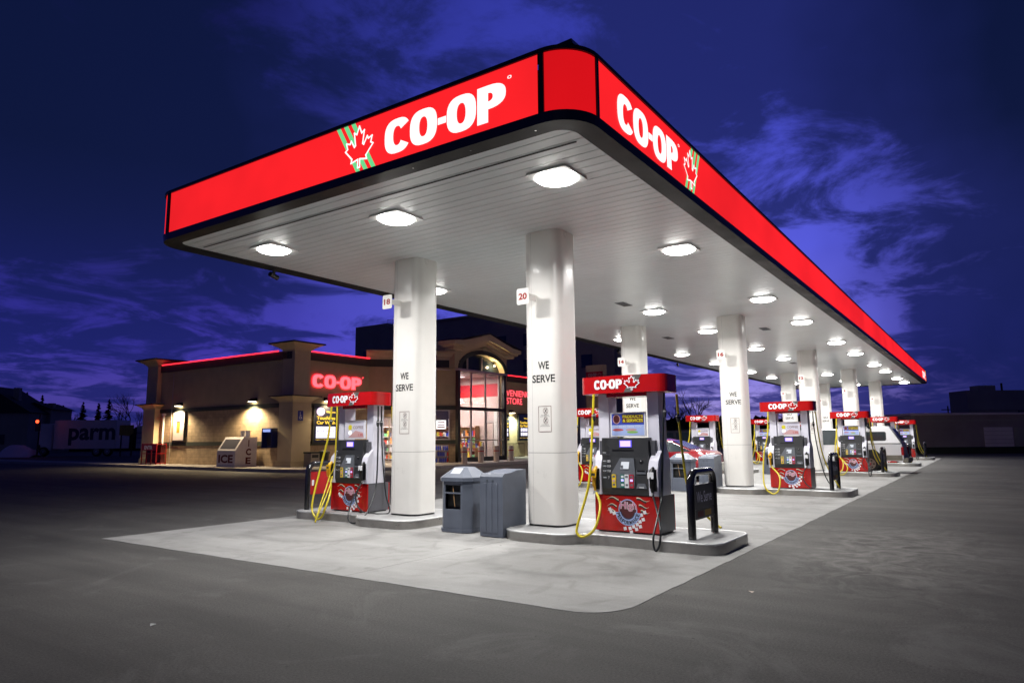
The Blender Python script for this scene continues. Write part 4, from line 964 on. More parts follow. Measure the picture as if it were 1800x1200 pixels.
    def gab(off, drop, y0, y1, mt):
        P = [(gl-off, z0+drop), (gl-off, z0+drop+.22), (gl-off+.9, z0+drop+.30), (gm, zp+drop+.05), (gr+off-.9, z0+drop+.30), (gr+off, z0+drop+.22), (gr+off, z0+drop), (gr+off-1.0, z0+drop-.02), (gm, zp+drop-.35), (gl-off+1.0, z0+drop-.02)]
        m.prism(fixw(P[:3]+[P[3]]+P[4:7]+[P[7], P[8], P[9]]), y0, y1, mt, 'y')
    gab(0, 0, -.12, .55, 'stucco_light'); gab(.16, .16, -.30, .7, 'stucco_light'); gab(.30, .30, -.46, .8, 'stucco_light')
    m.build('cornice', t)
    m = MB(FD); m.prism(fixw([(gl-.4, 7.15), (gm, 7.86), (gr+.4, 7.15), (gr+.4, 7.11), (gm, 7.81), (gl-.4, 7.11)]), -.5, .85, 'roof_dark', 'y'); m.build('roof_edge', t)
    # glazing frame
    m = MB(FD)
    m.box(-.24, -.04, -.06, .14, SZ, 5.52, 'frame_dark'); m.box(4.36, 4.6, -.06, .14, SZ, 5.52, 'frame_dark'); m.box(-.04, 4.36, -.05, .12, 3.14, 3.33, 'frame_dark')
    m.box(-.3, 4.7, -.12, .12, 5.42, 5.545, 'frame_light'); m.box(-.04, 4.36, -.02, .10, SZ, SZ+.25, 'frame_dark')
    m.build('entry_frame', t)
    for x in (1.08, 2.50, 3.90):
        m = MB(FD); m.box(x-.05, x+.05, 0, .08, SZ+.25, 3.14, 'frame_light'); m.box(x-.05, x+.05, 0, .08, 3.33, 5.42, 'frame_light')
        if x < 3.9: m.box(x-.035, x+.035, .28, .36, 5.545, 6.45 if x > 2 else 6.30, 'frame_light')
        m.build('mullion', t)
    m = MB(FD); m.box(-.04, 4.36, .02, .06, 1.36, 1.42, 'frame_light'); m.build('rail', t)
    m = MB(FD); m.box(-.04, 4.36, .035, .045, SZ+.25, 1.36, 'glass'); m.box(-.04, 4.36, .035, .045, 1.42, 3.14, 'glass'); m.box(-.04, 4.36, .035, .045, 3.33, 5.42, 'glass'); m.build('pane', t)
    m = MB(FD); P = [(cx+2.18*math.cos(R(a)), 5.55+1.0*math.sin(R(a))) for a in range(0, 181, 12)]; m.prism(fixw(P), .40, .41, 'car_glass', 'y'); m.build('arch_window', t)
    # floodlight in the arch
    m = MB(FD); m.tube([(3.72, .22, 6.10), (3.66, .18, 6.02)], .05, 'trim_dark', 8); o = m.build('floodlight', t)
    m = MB(FD); m.disc((3.65, .17, 6.0), .055, (-.5, -.35, -.8), 'bulb'); m.build('lens', o)
    ld = bpy.data.lights.new('bulb', 'POINT'); ld.energy = 60; ld.color = (1, .72, .42); ld.shadow_soft_size = .05
    lo = bpy.data.objects.new('bulb', ld); COL.objects.link(lo); lo.parent = o; lo.location = PM[t.name].inverted() @ FD @ Vector((3.58, .12, 5.93))
    # ---- interior
    m = MB(); m.prism(fixw([(13.2, 36.5), (13.2, 23.55), (18.3, 23.55), (22.0, 19.85), (26.8, 19.85), (26.8, 23.5), (36.5, 23.5), (36.5, 36.5)]), .1, .16, 'int_floor'); m.build('floor', t)
    m = MB(); m.prism(fixw([(13.3, 30.0), (13.3, 23.7), (18.4, 23.7), (18.9, 23.2), (26.8, 23.5), (26.8, 30)]), 3.45, 3.5, 'int_wall'); m.build('ceiling', t)
    m = MB(); m.box(17.5, 36.0, 29.0, 29.1, .16, 3.45, 'int_wall'); m.box(20.0, 26.3, 23.5, 23.6, 3.45, 5.5, 'int_wall'); m.box(20.0, 26.3, 19.9, 23.5, 5.42, 5.46, 'int_wall'); m.box(26.22, 26.29, 19.95, 23.5, .16, 5.42, 'int_wall'); m.build('inner_wall', t)
    m = MB(); m.box(26.19, 26.215, 19.98, 23.46, 4.15, 4.95, 'int_red'); m.box(20.1, 26.18, 23.45, 23.48, 4.15, 4.95, 'int_red'); m.build('red_band', t)
    m = MB(); m.box(26.15, 26.21, 19.98, 20.25, .16, 3.2, 'white_paint'); m.box(26.15, 26.21, 20.85, 21.0, .16, 3.2, 'white_paint'); m.box(26.17, 26.21, 20.25, 20.85, 2.5, 2.6, 'frame_light'); m.box(26.17, 26.21, 20.33, 20.40, .3, 2.5, 'frame_light'); m.build('inner_door', t)
    for (x, y, k) in ((22.6, 21.4, .16), (23.5, 21.9, .22), (24.4, 21.6, .16)):
        m = MB(); m.tube([(x, y, 5.4), (x, y, 3.95)], .01, 'frame_light', 5); m.tube([(x, y, 3.98), (x, y, 3.92), (x, y, 3.80)], [.03, k, k*1.15], 'bulb_white', 14); m.build('pendant_lamp', t)
    m = MB(); m.text('FRESH', 22.4, 3.62, .9, .3, 'fascia_white', 23.46, .05); m.poly2([fixw(p) for p in ring(23.9, 3.75, .38, .22, .001, .001, n=16, e=2, eh=2)], (0, 23.46, 0), (1, 0, 0), (0, 0, 1), 'fascia_white'); m.box(24.5, 25.1, 23.45, 23.46, 3.8, 3.86, 'fascia_white')
    m.build('inner_sign', t) if False else None
    for (x, y, sx, sy, e) in ((20.6, 24.8, 3, 2.2, 420), (23.8, 25.5, 2.5, 2.5, 420), (24.0, 21.6, 1.6, 1.6, 480)):
        z = 3.42 if y > 22 else 5.3
        m = MB(); m.box(x-sx/4, x+sx/4, y-sy/4, y+sy/4, z, z+.02, 'bulb_white'); o = m.build('ceiling_lamp', t)
        ld = bpy.data.lights.new('tube', 'AREA'); ld.shape = 'RECTANGLE'; ld.size = sx/2; ld.size_y = sy/2; ld.energy = e; ld.color = (1, .86, .78)
        lo = bpy.data.objects.new('tube', ld); COL.objects.link(lo); lo.parent = o; lo.location = PM[t.name].inverted() @ Vector((x, y, z-.03))
    return t
emis('bulb', (1, .85, .6), 12); emis('bulb_white', (1, .95, .9), 3)
store()
def counter():
    random.seed(9)
    t = thing('display_table', 'low display table with red and yellow goods behind the middle entry pane', 'table', (25.2, 21.3, .16), R(-60))
    m = MB(); m.box(-.8, .8, -.3, .3, .7, .76, 'shelf_wood')
    for x in (-.75, .7):
        for y in (-.27, .22): m.box(x, x+.05, y, y+.05, 0, .7, 'shelf_wood')
    m.build('table', t, world=False)
    m = MB()
    for k in range(16):
        x = -.76+k*.095; h = random.uniform(.1, .38); m.box(x, x+.085, -.25, .2, .762, .762+h, random.choice(['goods0', 'goods1', 'goods4', 'goods3', 'goods2']))
    m.build('goods', t, world=False)
    t = thing('window_sign', 'white sign with red stripes hanging inside the window of the angled wall', 'sign', (21.35, 20.55, 2.05), R(-45))
    m = MB(); m.box(-.28, .28, -.01, .01, 0, .5, 'bulb_white'); m.build('board', t, world=False)
    m = MB()
    for k in range(3): m.box(-.22, .22, -.014, -.0105, .08+k*.13, .15+k*.13, 'int_red')
    m.build('stripe', t, world=False)
counter()
def shelves():
    random.seed(3)
    spots = [(22.9, 23.5, R(-52), 'stocked shelf seen through the window of the angled wall'), (25.92, 22.35, R(-90), 'stocked shelf inside along the right side of the glass entry'),
             (24.3, 22.6, R(-35), 'stocked shelf in the middle of the glass entry'), (21.4, 25.2, R(-50), 'tall stocked shelf behind the glass side door')]
    for k, (x, y, rz, lab) in enumerate(spots):
        t = thing('store_shelf', lab, 'shelf', (x, y, .16), rz, 'stocked shelves inside the store')
        m = MB(); m.box(-.9, .9, .2, .25, 0, 2.1, 'shelf_wood')
        for z in (.1, .55, 1.0, 1.45, 2.05): m.box(-.9, .9, -.2, .2, z, z+.04, 'int_wall')
        for x_ in (-.93, .9): m.box(x_, x_+.03, -.2, .25, 0, 2.12, 'shelf_wood')
        m.build('rack', t, world=False)
        m = MB()
        for z in (.14, .59, 1.04, 1.49):
            xx = -.88
            while xx < .8:
                w = random.uniform(.08, .22); h = random.uniform(.16, .36); m.box(xx, min(xx+w-.015, .88), -.17, random.uniform(-.02, .1), z+.002, z+h, 'goods%d' % random.randrange(7)); xx += w
        o = m.build('goods', t, world=False)
shelves()
# ------------------------------------------------------------------ things round the store
def around_store():
    emis('board_dark', (.004, .005, .02), 1); emis('sign_yellow', (1.0, .62, .06), 1.3); emis('sign_white', (.85, .8, 1.0), 1.4); emis('sign_lilac', (.8, .55, 1), 1.2); emis('screen_white', (.35, .45, 1), 1)
    # ice chest
    t = thing('ice_chest', 'white outdoor ice chest lettered ICE with slanted doors against the brick wall', 'ice chest', (12.25, 26.5, SZ), R(-90))
    m = MB(); pr = [(-.75, 0), (-.75, .82), (-.30, 1.50), (.5, 1.50), (.5, 0)]
    m.prism(fixw(pr), -.80, .78, 'ice_white', 'x'); b = m.build('body', t, .02, world=False)
    m = MB(); m.M = Matrix.Identity(4)
    def sl(x, k, d=.006):  # point on the slanted door
        return (x, -.75+.45*k-d, .82+.68*k)
    m.add([sl(-.66, .15), sl(.64, .15), sl(.64, .85), sl(-.66, .85)], [(0, 1, 2, 3)], 'pump_side'); m.build('door', t, world=False)
    m = MB(); m.text('ICE', -.66, .20, 1.25, .42, 'maroon', -.753, .04); m.build('lettering', b, world=False)
    m = MB(); M_ = (.783, 0, 0)
    for ch, z in (('I', 1.02), ('C', .58), ('E', .14)):
        w = .06 if ch == 'I' else .30
        m.text(ch, -w/2, z, w, .34, 'maroon', 0, .04, U=(0, 1, 0), V=(0, 0, 1), O=M_)
    m.build('lettering', b, world=False)
    m = MB(); m.box(-.35, .0, .1, .14, 0, .34, 'white_paint'); m.box(.06, .44, .1, .14, 0, .34, 'white_paint'); m.text('i', -.2, .08, .05, .18, 'letter_black', .099)
    o = m.build('notice_card', None, world=True, loc=None); o.location = (12.35, 26.4, 1.65); o.rotation_euler = (0, 0, R(-90)); tag(o, 'pair of white notice cards standing on top of the ice chest', 'notice')
    # payphone
    t = thing('pay_phone', 'blue wall-mounted pay phone beside the corner pillar', 'pay phone', (12.85, 24.62, 1.1), R(-90))
    m = MB(); m.box(-.42, -.36, -.35, 0, 0, .95, 'blue_plastic'); m.box(.36, .42, -.35, 0, 0, .95, 'blue_plastic'); m.box(-.42, .42, -.35, 0, .95, 1.0, 'blue_plastic'); m.box(-.36, .36, -.05, 0, 0, .95, 'blue_plastic'); m.build('hood', t, .01, world=False)
    m = MB(); m.box(-.14, .14, -.2, -.05, .12, .72, 'pump_black'); m.tube([(-.09, -.22, .3), (-.09, -.26, .45), (-.09, -.22, .6)], .025, 'pump_dark', 8); m.build('telephone', t, world=False)
    m = MB(); m.box(-.3, .3, -.36, -.352, .80, .94, 'screen_white'); m.build('lit_panel', t, world=False)
    # tall poster left
    t = thing('poster', 'tall framed drink poster on the brick wall under the left wall lamp', 'poster', (12.85, 33.35, 1.45), R(-90))
    m = MB(); m.box(-.62, .62, -.05, 0, 0, 1.75, 'pump_dark'); m.build('frame', t, .01, world=False)
    m = MB(); m.box(-.55, .55, -.056, -.051, .07, 1.68, 'trailer_white'); m.prism([(-.18, .5), (.12, .5), (.18, 1.1), (-.22, 1.1)], -.060, -.056, 'yellow_dull', 'y'); m.prism([(-.22, 1.1), (.18, 1.1), (.12, 1.2), (-.16, 1.2)], -.060, -.056, 'pump_dark', 'y'); m.box(-.4, .4, -.060, -.056, 1.45, 1.55, 'navy'); m.build('print', t, world=False)
    # menu boards
    def board(lab, M_, u0, u1, z0, z1, kind):
        mid = M_ @ Vector(((u0+u1)/2, -.02, z0)); rz = M_.to_euler().z
        t = thing('menu_board', lab, 'menu board', tuple(mid), rz); w = (u1-u0)/2; h = z1-z0
        m = MB(); m.box(-w, w, -.14, 0, 0, h, 'frame_dark'); m.build('frame', t, .01, world=False)
        m = MB(); y = -.142
        m.box(-w+.08, w-.08, y-.001, y, .08, h-.08, 'board_dark')
        m.text('Touchless', -w*.75, h*.62, w*1.5, h*.09, 'sign_yellow', y-.003, .03); m.text('Car Wash', -w*.75, h*.50, w*1.5, h*.09, 'sign_yellow', y-.003, .03)
        m.text('Welcome', 0, h*.80, w*.75, h*.05, 'sign_yellow', y-.003, .02)
        m.text('open 7 days a week', -w*.8, h*.08, w*1.6, h*.035, 'sign_yellow', y-.003)
        if kind == 0:
            m.box(-w*.78, w*.78, y-.003, y-.001, h*.14, h*.44, 'sign_white'); m.text('Basic 6.00  Deluxe 8.00', -w*.7, h*.30, w*1.4, h*.04, 'pump_panel', y-.004); m.text('Super 10.00  Ultra 12.00', -w*.7, h*.20, w*1.4, h*.04, 'pump_panel', y-.004)
            m.poly2([fixw(p) for p in ring(-w*.45, h*.83, w*.33, h*.11, .001, .001, n=18, e=2, eh=2)], (0, y-.002, 0), (1, 0, 0), (0, 0, 1), 'sign_lilac')
        else:
            for i in range(4):
                for j in range(2): m.box(-w*.6+i*w*.33, -w*.6+i*w*.33+w*.26, y-.003, y-.001, h*.18+j*h*.16, h*.18+j*h*.16+h*.12, 'sign_white')
        m.build('lit_face', t, world=False)
        return t
    board('lit car wash menu board left of the nearest left-hand pump', FBm, 1.25, 2.9, 1.30, 3.28, 0)
    board('dim menu board with eight white squares under the STORE lettering', FBm, 20.2, 21.6, 1.3, 3.3, 1)
    board('narrow dark menu board between the entry and the lamp', FBm, 18.0, 19.0, 1.3, 3.2, 1)
    # accessible parking style sign on the pillar
    t = thing('wheelchair_sign', 'small blue wheelchair sign on the corner pillar', 'sign', (13.2, 22.895, 2.45), 0)
    m = MB(); m.box(-.16, .16, -.012, 0, 0, .5, 'blue_sign'); m.build('plate', t, world=False)
    m = MB(); y = -.014; m.poly2([fixw(p) for p in ring(-.01, .17, .085, .085, .062, .062, 150, 380, 16, 2, 2)], (0, y, 0), (1, 0, 0), (0, 0, 1), 'letter_white')
    m.box(-.045, -.02, y-.001, y, .18, .36, 'letter_white'); m.box(-.02, .05, y-.001, y, .26, .285, 'letter_white'); m.box(-.02, .06, y-.001, y, .18, .205, 'letter_white'); m.prism([(.05, .205), (.08, .08), (.1, .09), (.07, .205)], y-.001, y, 'letter_white', 'y'); m.disc((-.03, y, .40), .028, (0, -1, 0), 'letter_white', 10)
    m.build('symbol', t, world=False)
    # two bins by the wall
    t = thing('litter_bin', 'square brown litter bin against the corner pillar', 'litter bin', (13.62, 22.45, SZ)); m = MB(); m.box(-.27, .27, -.27, .27, 0, .66, 'tower_dark'); m.box(-.29, .29, -.29, .29, .66, .74, 'band_green'); m.box(-.2, .2, -.275, -.268, .45, .6, 'bin_black'); m.build('body', t, .01, world=False)
    t = thing('litter_bin', 'round black litter bin below the lit car wash board', 'litter bin', (14.6, 22.7, SZ)); m = MB(); m.tube([(0, 0, 0), (0, 0, .62), (0, 0, .63), (0, 0, .72), (0, 0, .78)], [.23, .26, .30, .30, .2], 'bin_black', 16); m.build('body', t, world=False)
    m = MB(); m.tube([(0, 0, .781), (0, 0, .80)], [.19, .12], 'trim_dark', 16); m.build('lid', t, world=False)
    # propane / firewood rack at far left
    t = thing('propane_rack', 'red cage rack with white lettering beside the left pillar', 'rack', (12.1, 34.6, SZ), R(-90))
    m = MB()
    for x in (-.8, -.27, .27, .8): m.box(x-.03, x+.03, -.3, -.26, 0, 1.2, 'red_plain'); m.box(x-.03, x+.03, .26, .3, 0, 1.2, 'red_plain')
    for z in (.05, .6, 1.15): m.box(-.83, .83, -.3, .3, z, z+.04, 'red_plain')
    m.box(-.78, .78, .0, .24, .1, 1.12, 'maroon'); m.build('cage', t, world=False)
    m = MB(); m.box(-.8, .8, -.31, -.302, .8, 1.15, 'red_plain'); m.text('ENTR', -.5, .86, .9, .22, 'letter_white', -.313, .05); m.build('sign_panel', t, world=False)
    # drinks rack
    t = thing('bottle_rack', 'outdoor rack of blue and red bottles under the window', 'rack', (20.75, 20.1, SZ), R(-45))
    m = MB(); m.box(-.5, .5, .14, .18, 0, 1.0, 'frame_light')
    for x in (-.52, .48): m.box(x, x+.04, -.18, .18, 0, 1.02, 'shelf_wood')
    for z in (0, .33, .66): m.box(-.48, .48, -.18, .14, z, z+.03, 'frame_light')
    m.build('frame', t, world=False)
    m = MB(); random.seed(5)
    for z in (.03, .36, .69):
        for i in range(9):
            x = -.42+i*.105; m.tube([(x, -.1, z), (x, -.1, z+.17), (x, -.1, z+.22), (x, -.1, z+.26)], [.042, .042, .018, .015], random.choice(['goods2', 'goods2', 'goods0', 'goods3']), 8)
    m.build('goods', t, world=False)
    # bollards
    bs = [(20.15, 17.85, 'leftmost tan bollard with a red band before the entry glass'), (21.62, 17.85, 'second tan bollard from the left before the entry glass'), (23.1, 17.85, 'third tan bollard from the left before the entry glass'), (24.6, 17.85, 'tan bollard at the right corner post of the entry')]
    p = None
    for x, y, lab in bs:
        if p is None:
            p = thing('bollard', lab, 'bollard', (x, y, SZ), 0, 'bollards before the store entry')
            m = MB(); m.tube([(0, 0, 0), (0, 0, .84), (0, 0, .89), (0, 0, .91)], [.16, .16, .13, .05], 'bollard', 18); b = m.build('post', p, world=False)
            m = MB(); m.tube([(0, 0, .60), (0, 0, .66)], .163, 'red_plain', 18, cap=False); m.build('band', p, world=False)
        else:
            c = copy_tree(p); c.location = (x, y, SZ); c['label'] = lab
    # picket railing right of the entry
    t = thing('railing', 'thin black picket railing right of the entry', 'railing', (29, 21.5, SZ)); m = MB()
    m.box(27.6, 31.5, 21.48, 21.52, 1.1, 1.14, 'frame_dark'); m.box(27.6, 31.5, 21.48, 21.52, .2, .23, 'frame_dark')
    for i in range(27): m.box(27.6+i*.15, 27.615+i*.15, 21.49, 21.51, .15, 1.1, 'frame_dark')
    m.build('pickets', t)
    # dim price pylon
    t = thing('pylon_sign', 'unlit tan pylon sign with a dark red CO-OP band behind the canopy', 'sign', (40, 20.2, 0), R(-90))
    m = MB(); m.box(-.85, .75, 0, .6, 0, 7.3, 'stucco_light'); m.build('post', t, .02, world=False)
    m = MB(); m.box(-.80, .70, -.05, -.001, 6.2, 6.75, 'red_plain'); b = m.build('band', t, world=False)
    m = MB(); m.poly2(coop2d(.75, .26), (-.6, -.055, 6.35), (1, 0, 0), (0, 0, 1), 'ad_pink'); f, o = leaf2d(.42, 6.33, .32, .02); m.poly2(o, (0, -.055, 0), (1, 0, 0), (0, 0, 1), 'ad_pink'); m.build('lettering', b, world=False)
mat('blue_sign', (.01, .03, .30), .4)
around_store()
# ------------------------------------------------------------------ vehicles
def wheel(par, x, y, z, r, w, face=-1, name='wheel'):
    m = MB(); m.tube([(x, y-w/2, z), (x, y-w/2+.02, z), (x, y+w/2-.02, z), (x, y+w/2, z)], [r*.9, r, r, r*.9], 'tire', 24, cap=True)
    o = m.build(name, par, world=False)
    m = MB(); yy = y+face*(w/2+.004)
    m.tube([(x, yy-face*.01, z), (x, yy, z)], [r*.62, r*.60], 'rim', 20); m.tube([(x, yy, z), (x, yy+face*.015, z)], [r*.2, r*.16], 'chrome', 12)
    for k in range(6): a = R(60*k); m.disc((x+math.cos(a)*r*.4, yy+face*.002, z+math.sin(a)*r*.4), r*.09, (0, face, 0), 'tire', 8)
    m.build('rim', o, world=False)
def loft(m, st, mt, glass=None, gl=(0, 0)):
    """st: list of (x, zb, zm, zbelt, ztop, wb, wt, wbot); half widths. Makes both sides and caps."""
    rows = []
    for (x, zb, zm, zl, zt, wb, wt, wo) in st:
        h = [(wo, zb), (wb, zm), (wb*.985, zl), (wt, zt-.04), (wt*.8, zt)]
        rows.append([(x, -a, b) for a, b in h]+[(x, a, b) for a, b in h[::-1]])
    n = len(rows[0]); vs = [p for r in rows for p in r]; A = []; G = []
    for i in range(len(rows)-1):
        for j in range(n-1):
            q = (i*n+j, (i+1)*n+j, (i+1)*n+j+1, i*n+j+1)
            (G if (glass and gl[0] <= i < gl[1] and j in (2, 6)) else A).append(q)
        A.append((i*n+n-1, (i+1)*n+n-1, (i+1)*n, i*n))
    m.add(vs, A, mt, True)
    if G: m.add(vs, G, glass)
    m.add(rows[0], [list(range(n))], mt); m.add(rows[-1], [list(range(n))[::-1]], mt)
def pickup():
    # local x = along the truck towards its tail (world -y); near side faces -y local = world -x
    t = thing('pickup_truck', 'white pickup truck with a canopy cap parked beyond the third pump island', 'pickup truck', (22.35, -.2, .012), R(-90))
    w = .93
    m = MB()  # bed and tail
    m.prism(fixw([(.45, .50), (1.02, .50), (1.08, .72), (1.28, .92), (1.72, .92), (1.92, .72), (1.98, .50), (2.66, .46), (2.70, .60), (2.66, 1.13), (.45, 1.13)]), -w, w, 'car_white', 'y'); b = m.build('bed', t, .03, world=False, seg=3)
    m = MB(); m.prism(fixw([(1.04, .50), (1.10, .71), (1.29, .90), (1.71, .90), (1.90, .71), (1.96, .50)]), -w+.03, w-.03, 'bin_black', 'y'); m.build('wheel_arch', t, world=False)
    m = MB(); m.box(1.99, 2.66, -w-.004, -w+.0, .50, .70, 'car_dirty'); m.box(.46, 1.0, -w-.004, -w, .5, .78, 'car_dirty'); m.build('dirt', b, world=False)
    m = MB()  # cap
    A = [(.48, -w+.02, 1.16), (2.64, -w+.02, 1.16), (2.64, w-.02, 1.16), (.48, w-.02, 1.16)]; B = [(.50, -w+.17, 1.80), (2.24, -w+.17, 1.83), (2.24, w-.17, 1.83), (.50, w-.17, 1.80)]
    m.add(A+B, [(0, 1, 5, 4), (1, 2, 6, 5), (2, 3, 7, 6), (3, 0, 4, 7), (4, 5, 6, 7), (3, 2, 1, 0)], 'car_white'); m.box(.47, 2.65, -w+.01, w-.01, 1.133, 1.16, 'pump_black')
    cap = m.build('truck_cap', t, .04, world=False, seg=3)
    m = MB(); dy = .15/.64
    def sp(x, z): return (x, -w+.02+(z-1.16)*dy-.006, z)
    q = rrect(.62, 2.14, 1.26, 1.62, .07, 4); m.add([sp(x, z) for x, z in q], [list(range(len(q)))], 'pump_black'); q = rrect(.65, 2.11, 1.285, 1.595, .06, 4)
    m.add([(sp(x, z)[0], sp(x, z)[1]-.004, z) for x, z in q], [list(range(len(q)))], 'car_glass'); m.build('window', cap, world=False)
    m = MB(); m.add([(2.646, -.7, 1.25), (2.646, .7, 1.25), (2.34, .62, 1.74), (2.34, -.62, 1.74)], [(0, 1, 2, 3)], 'car_glass'); m.build('window', cap, world=False)
    # cab and nose
    m = MB(); st = []
    for (x, zb, zm, zl, zt, wb, wt, wo) in [(-2.65, .42, .6, .80, .90, .80, .72, .7), (-2.55, .38, .6, .90, 1.0, .90, .80, .85), (-1.5, .38, .6, 1.04, 1.10, .93, .84, .88), (-1.15, .38, .6, 1.08, 1.14, .93, .84, .88), (-.60, .38, .6, 1.10, 1.72, .93, .72, .88), (-.2, .38, .6, 1.10, 1.76, .93, .74, .88), (.30, .38, .6, 1.10, 1.74, .93, .74, .88), (.44, .38, .6, 1.10, 1.60, .93, .76, .88)]: st.append((x, zb, zm, zl, zt, wb, wt, wo))
    loft(m, st, 'car_white', 'car_glass', (4, 7)); m.build('cab', t, world=False)
    m = MB(); m.box(-.32, -.18, -w-.16, -w-.0, 1.08, 1.22, 'pump_black'); m.build('mirror', t, .02, world=False)
    m = MB(); m.box(2.62, 2.72, -w-.005, -w+.12, .70, 1.02, 'taillight'); m.build('taillight', t, .015, world=False)
    m = MB(); m.box(2.62, 2.72, w-.12, w+.005, .70, 1.02, 'taillight'); m.build('taillight', t, .015, world=False)
    m = MB(); m.box(2.66, 2.86, -w+.02, w-.02, .42, .60, 'car_dirty'); m.build('bumper', t, .03, world=False)
    for x in (1.50, -1.95):
        wheel(t, x, -w+.12, .36, .36, .24, -1); wheel(t, x, w-.12, .36, .36, .24, 1)
pickup()
def sedan():
    t = thing('red_car', 'red car parked behind the second left-hand pump', 'car', (13.75, 4.3, .012), R(-90))
    m = MB(); st = [(-2.2, .45, .55, .72, .80, .72, .6, .6), (-2.1, .30, .5, .78, .84, .82, .7, .76), (-1.2, .25, .5, .92, .98, .86, .76, .80), (-.75, .25, .5, .95, 1.02, .87, .76, .82), (-.1, .25, .5, .96, 1.38, .87, .60, .82), (.6, .25, .5, .97, 1.42, .87, .60, .82), (1.05, .25, .5, .98, 1.34, .87, .60, .82), (1.75, .25, .5, .99, 1.05, .86, .70, .80), (2.25, .30, .5, .95, 1.0, .82, .70, .76), (2.36, .45, .55, .86, .90, .74, .62, .66)]
    loft(m, st, 'car_red', 'car_glass', (3, 7)); m.build('body', t, world=False)
    m = MB(); m.add([(1.07, -.52, 1.345), (1.72, -.60, 1.07), (1.72, .60, 1.07), (1.07, .52, 1.345)], [(0, 1, 2, 3)], 'car_glass'); m.build('rear_window', t, world=False)
    for s in (-1, 1):
        m = MB(); m.box(2.10, 2.34, min(s*.55, s*.80), max(s*.55, s*.80), .70, .90, 'lamp_clear'); m.build('taillight', t, .03, world=False)
    m = MB(); m.box(2.30, 2.42, -.74, .74, .32, .62, 'lamp_clear'); m.build('bumper', t, .04, world=False)
    for x in (1.45, -1.4):
        wheel(t, x, -.78, .32, .32, .2, -1); wheel(t, x, .78, .32, .32, .2, 1)
    t = thing('dark_suv', 'dark off-road vehicle standing unlit far behind the red car', 'car', (26.5, 8.6, 0), R(-90))
    m = MB(); m.prism(fixw([(-1.9, .5), (-1.9, 1.1), (-.7, 1.2), (-.5, 1.8), (1.6, 1.85), (1.75, 1.1), (1.75, .5)]), -.85, .85, 'car_dark', 'y'); m.build('body', t, .05, world=False)
    m = MB(); m.box(-.4, .5, -.856, -.851, 1.2, 1.7, 'car_glass'); m.box(.65, 1.5, -.856, -.851, 1.2, 1.7, 'car_glass'); m.build('window', t, world=False)
    m = MB(); m.tube([(1.78, -.1, 1.15), (1.98, -.1, 1.15)], .36, 'tire', 20); m.build('spare_wheel', t, world=False)
    for x in (-1.2, 1.15): wheel(t, x, -.8, .38, .38, .24, -1); wheel(t, x, .8, .38, .38, .24, 1)
sedan()
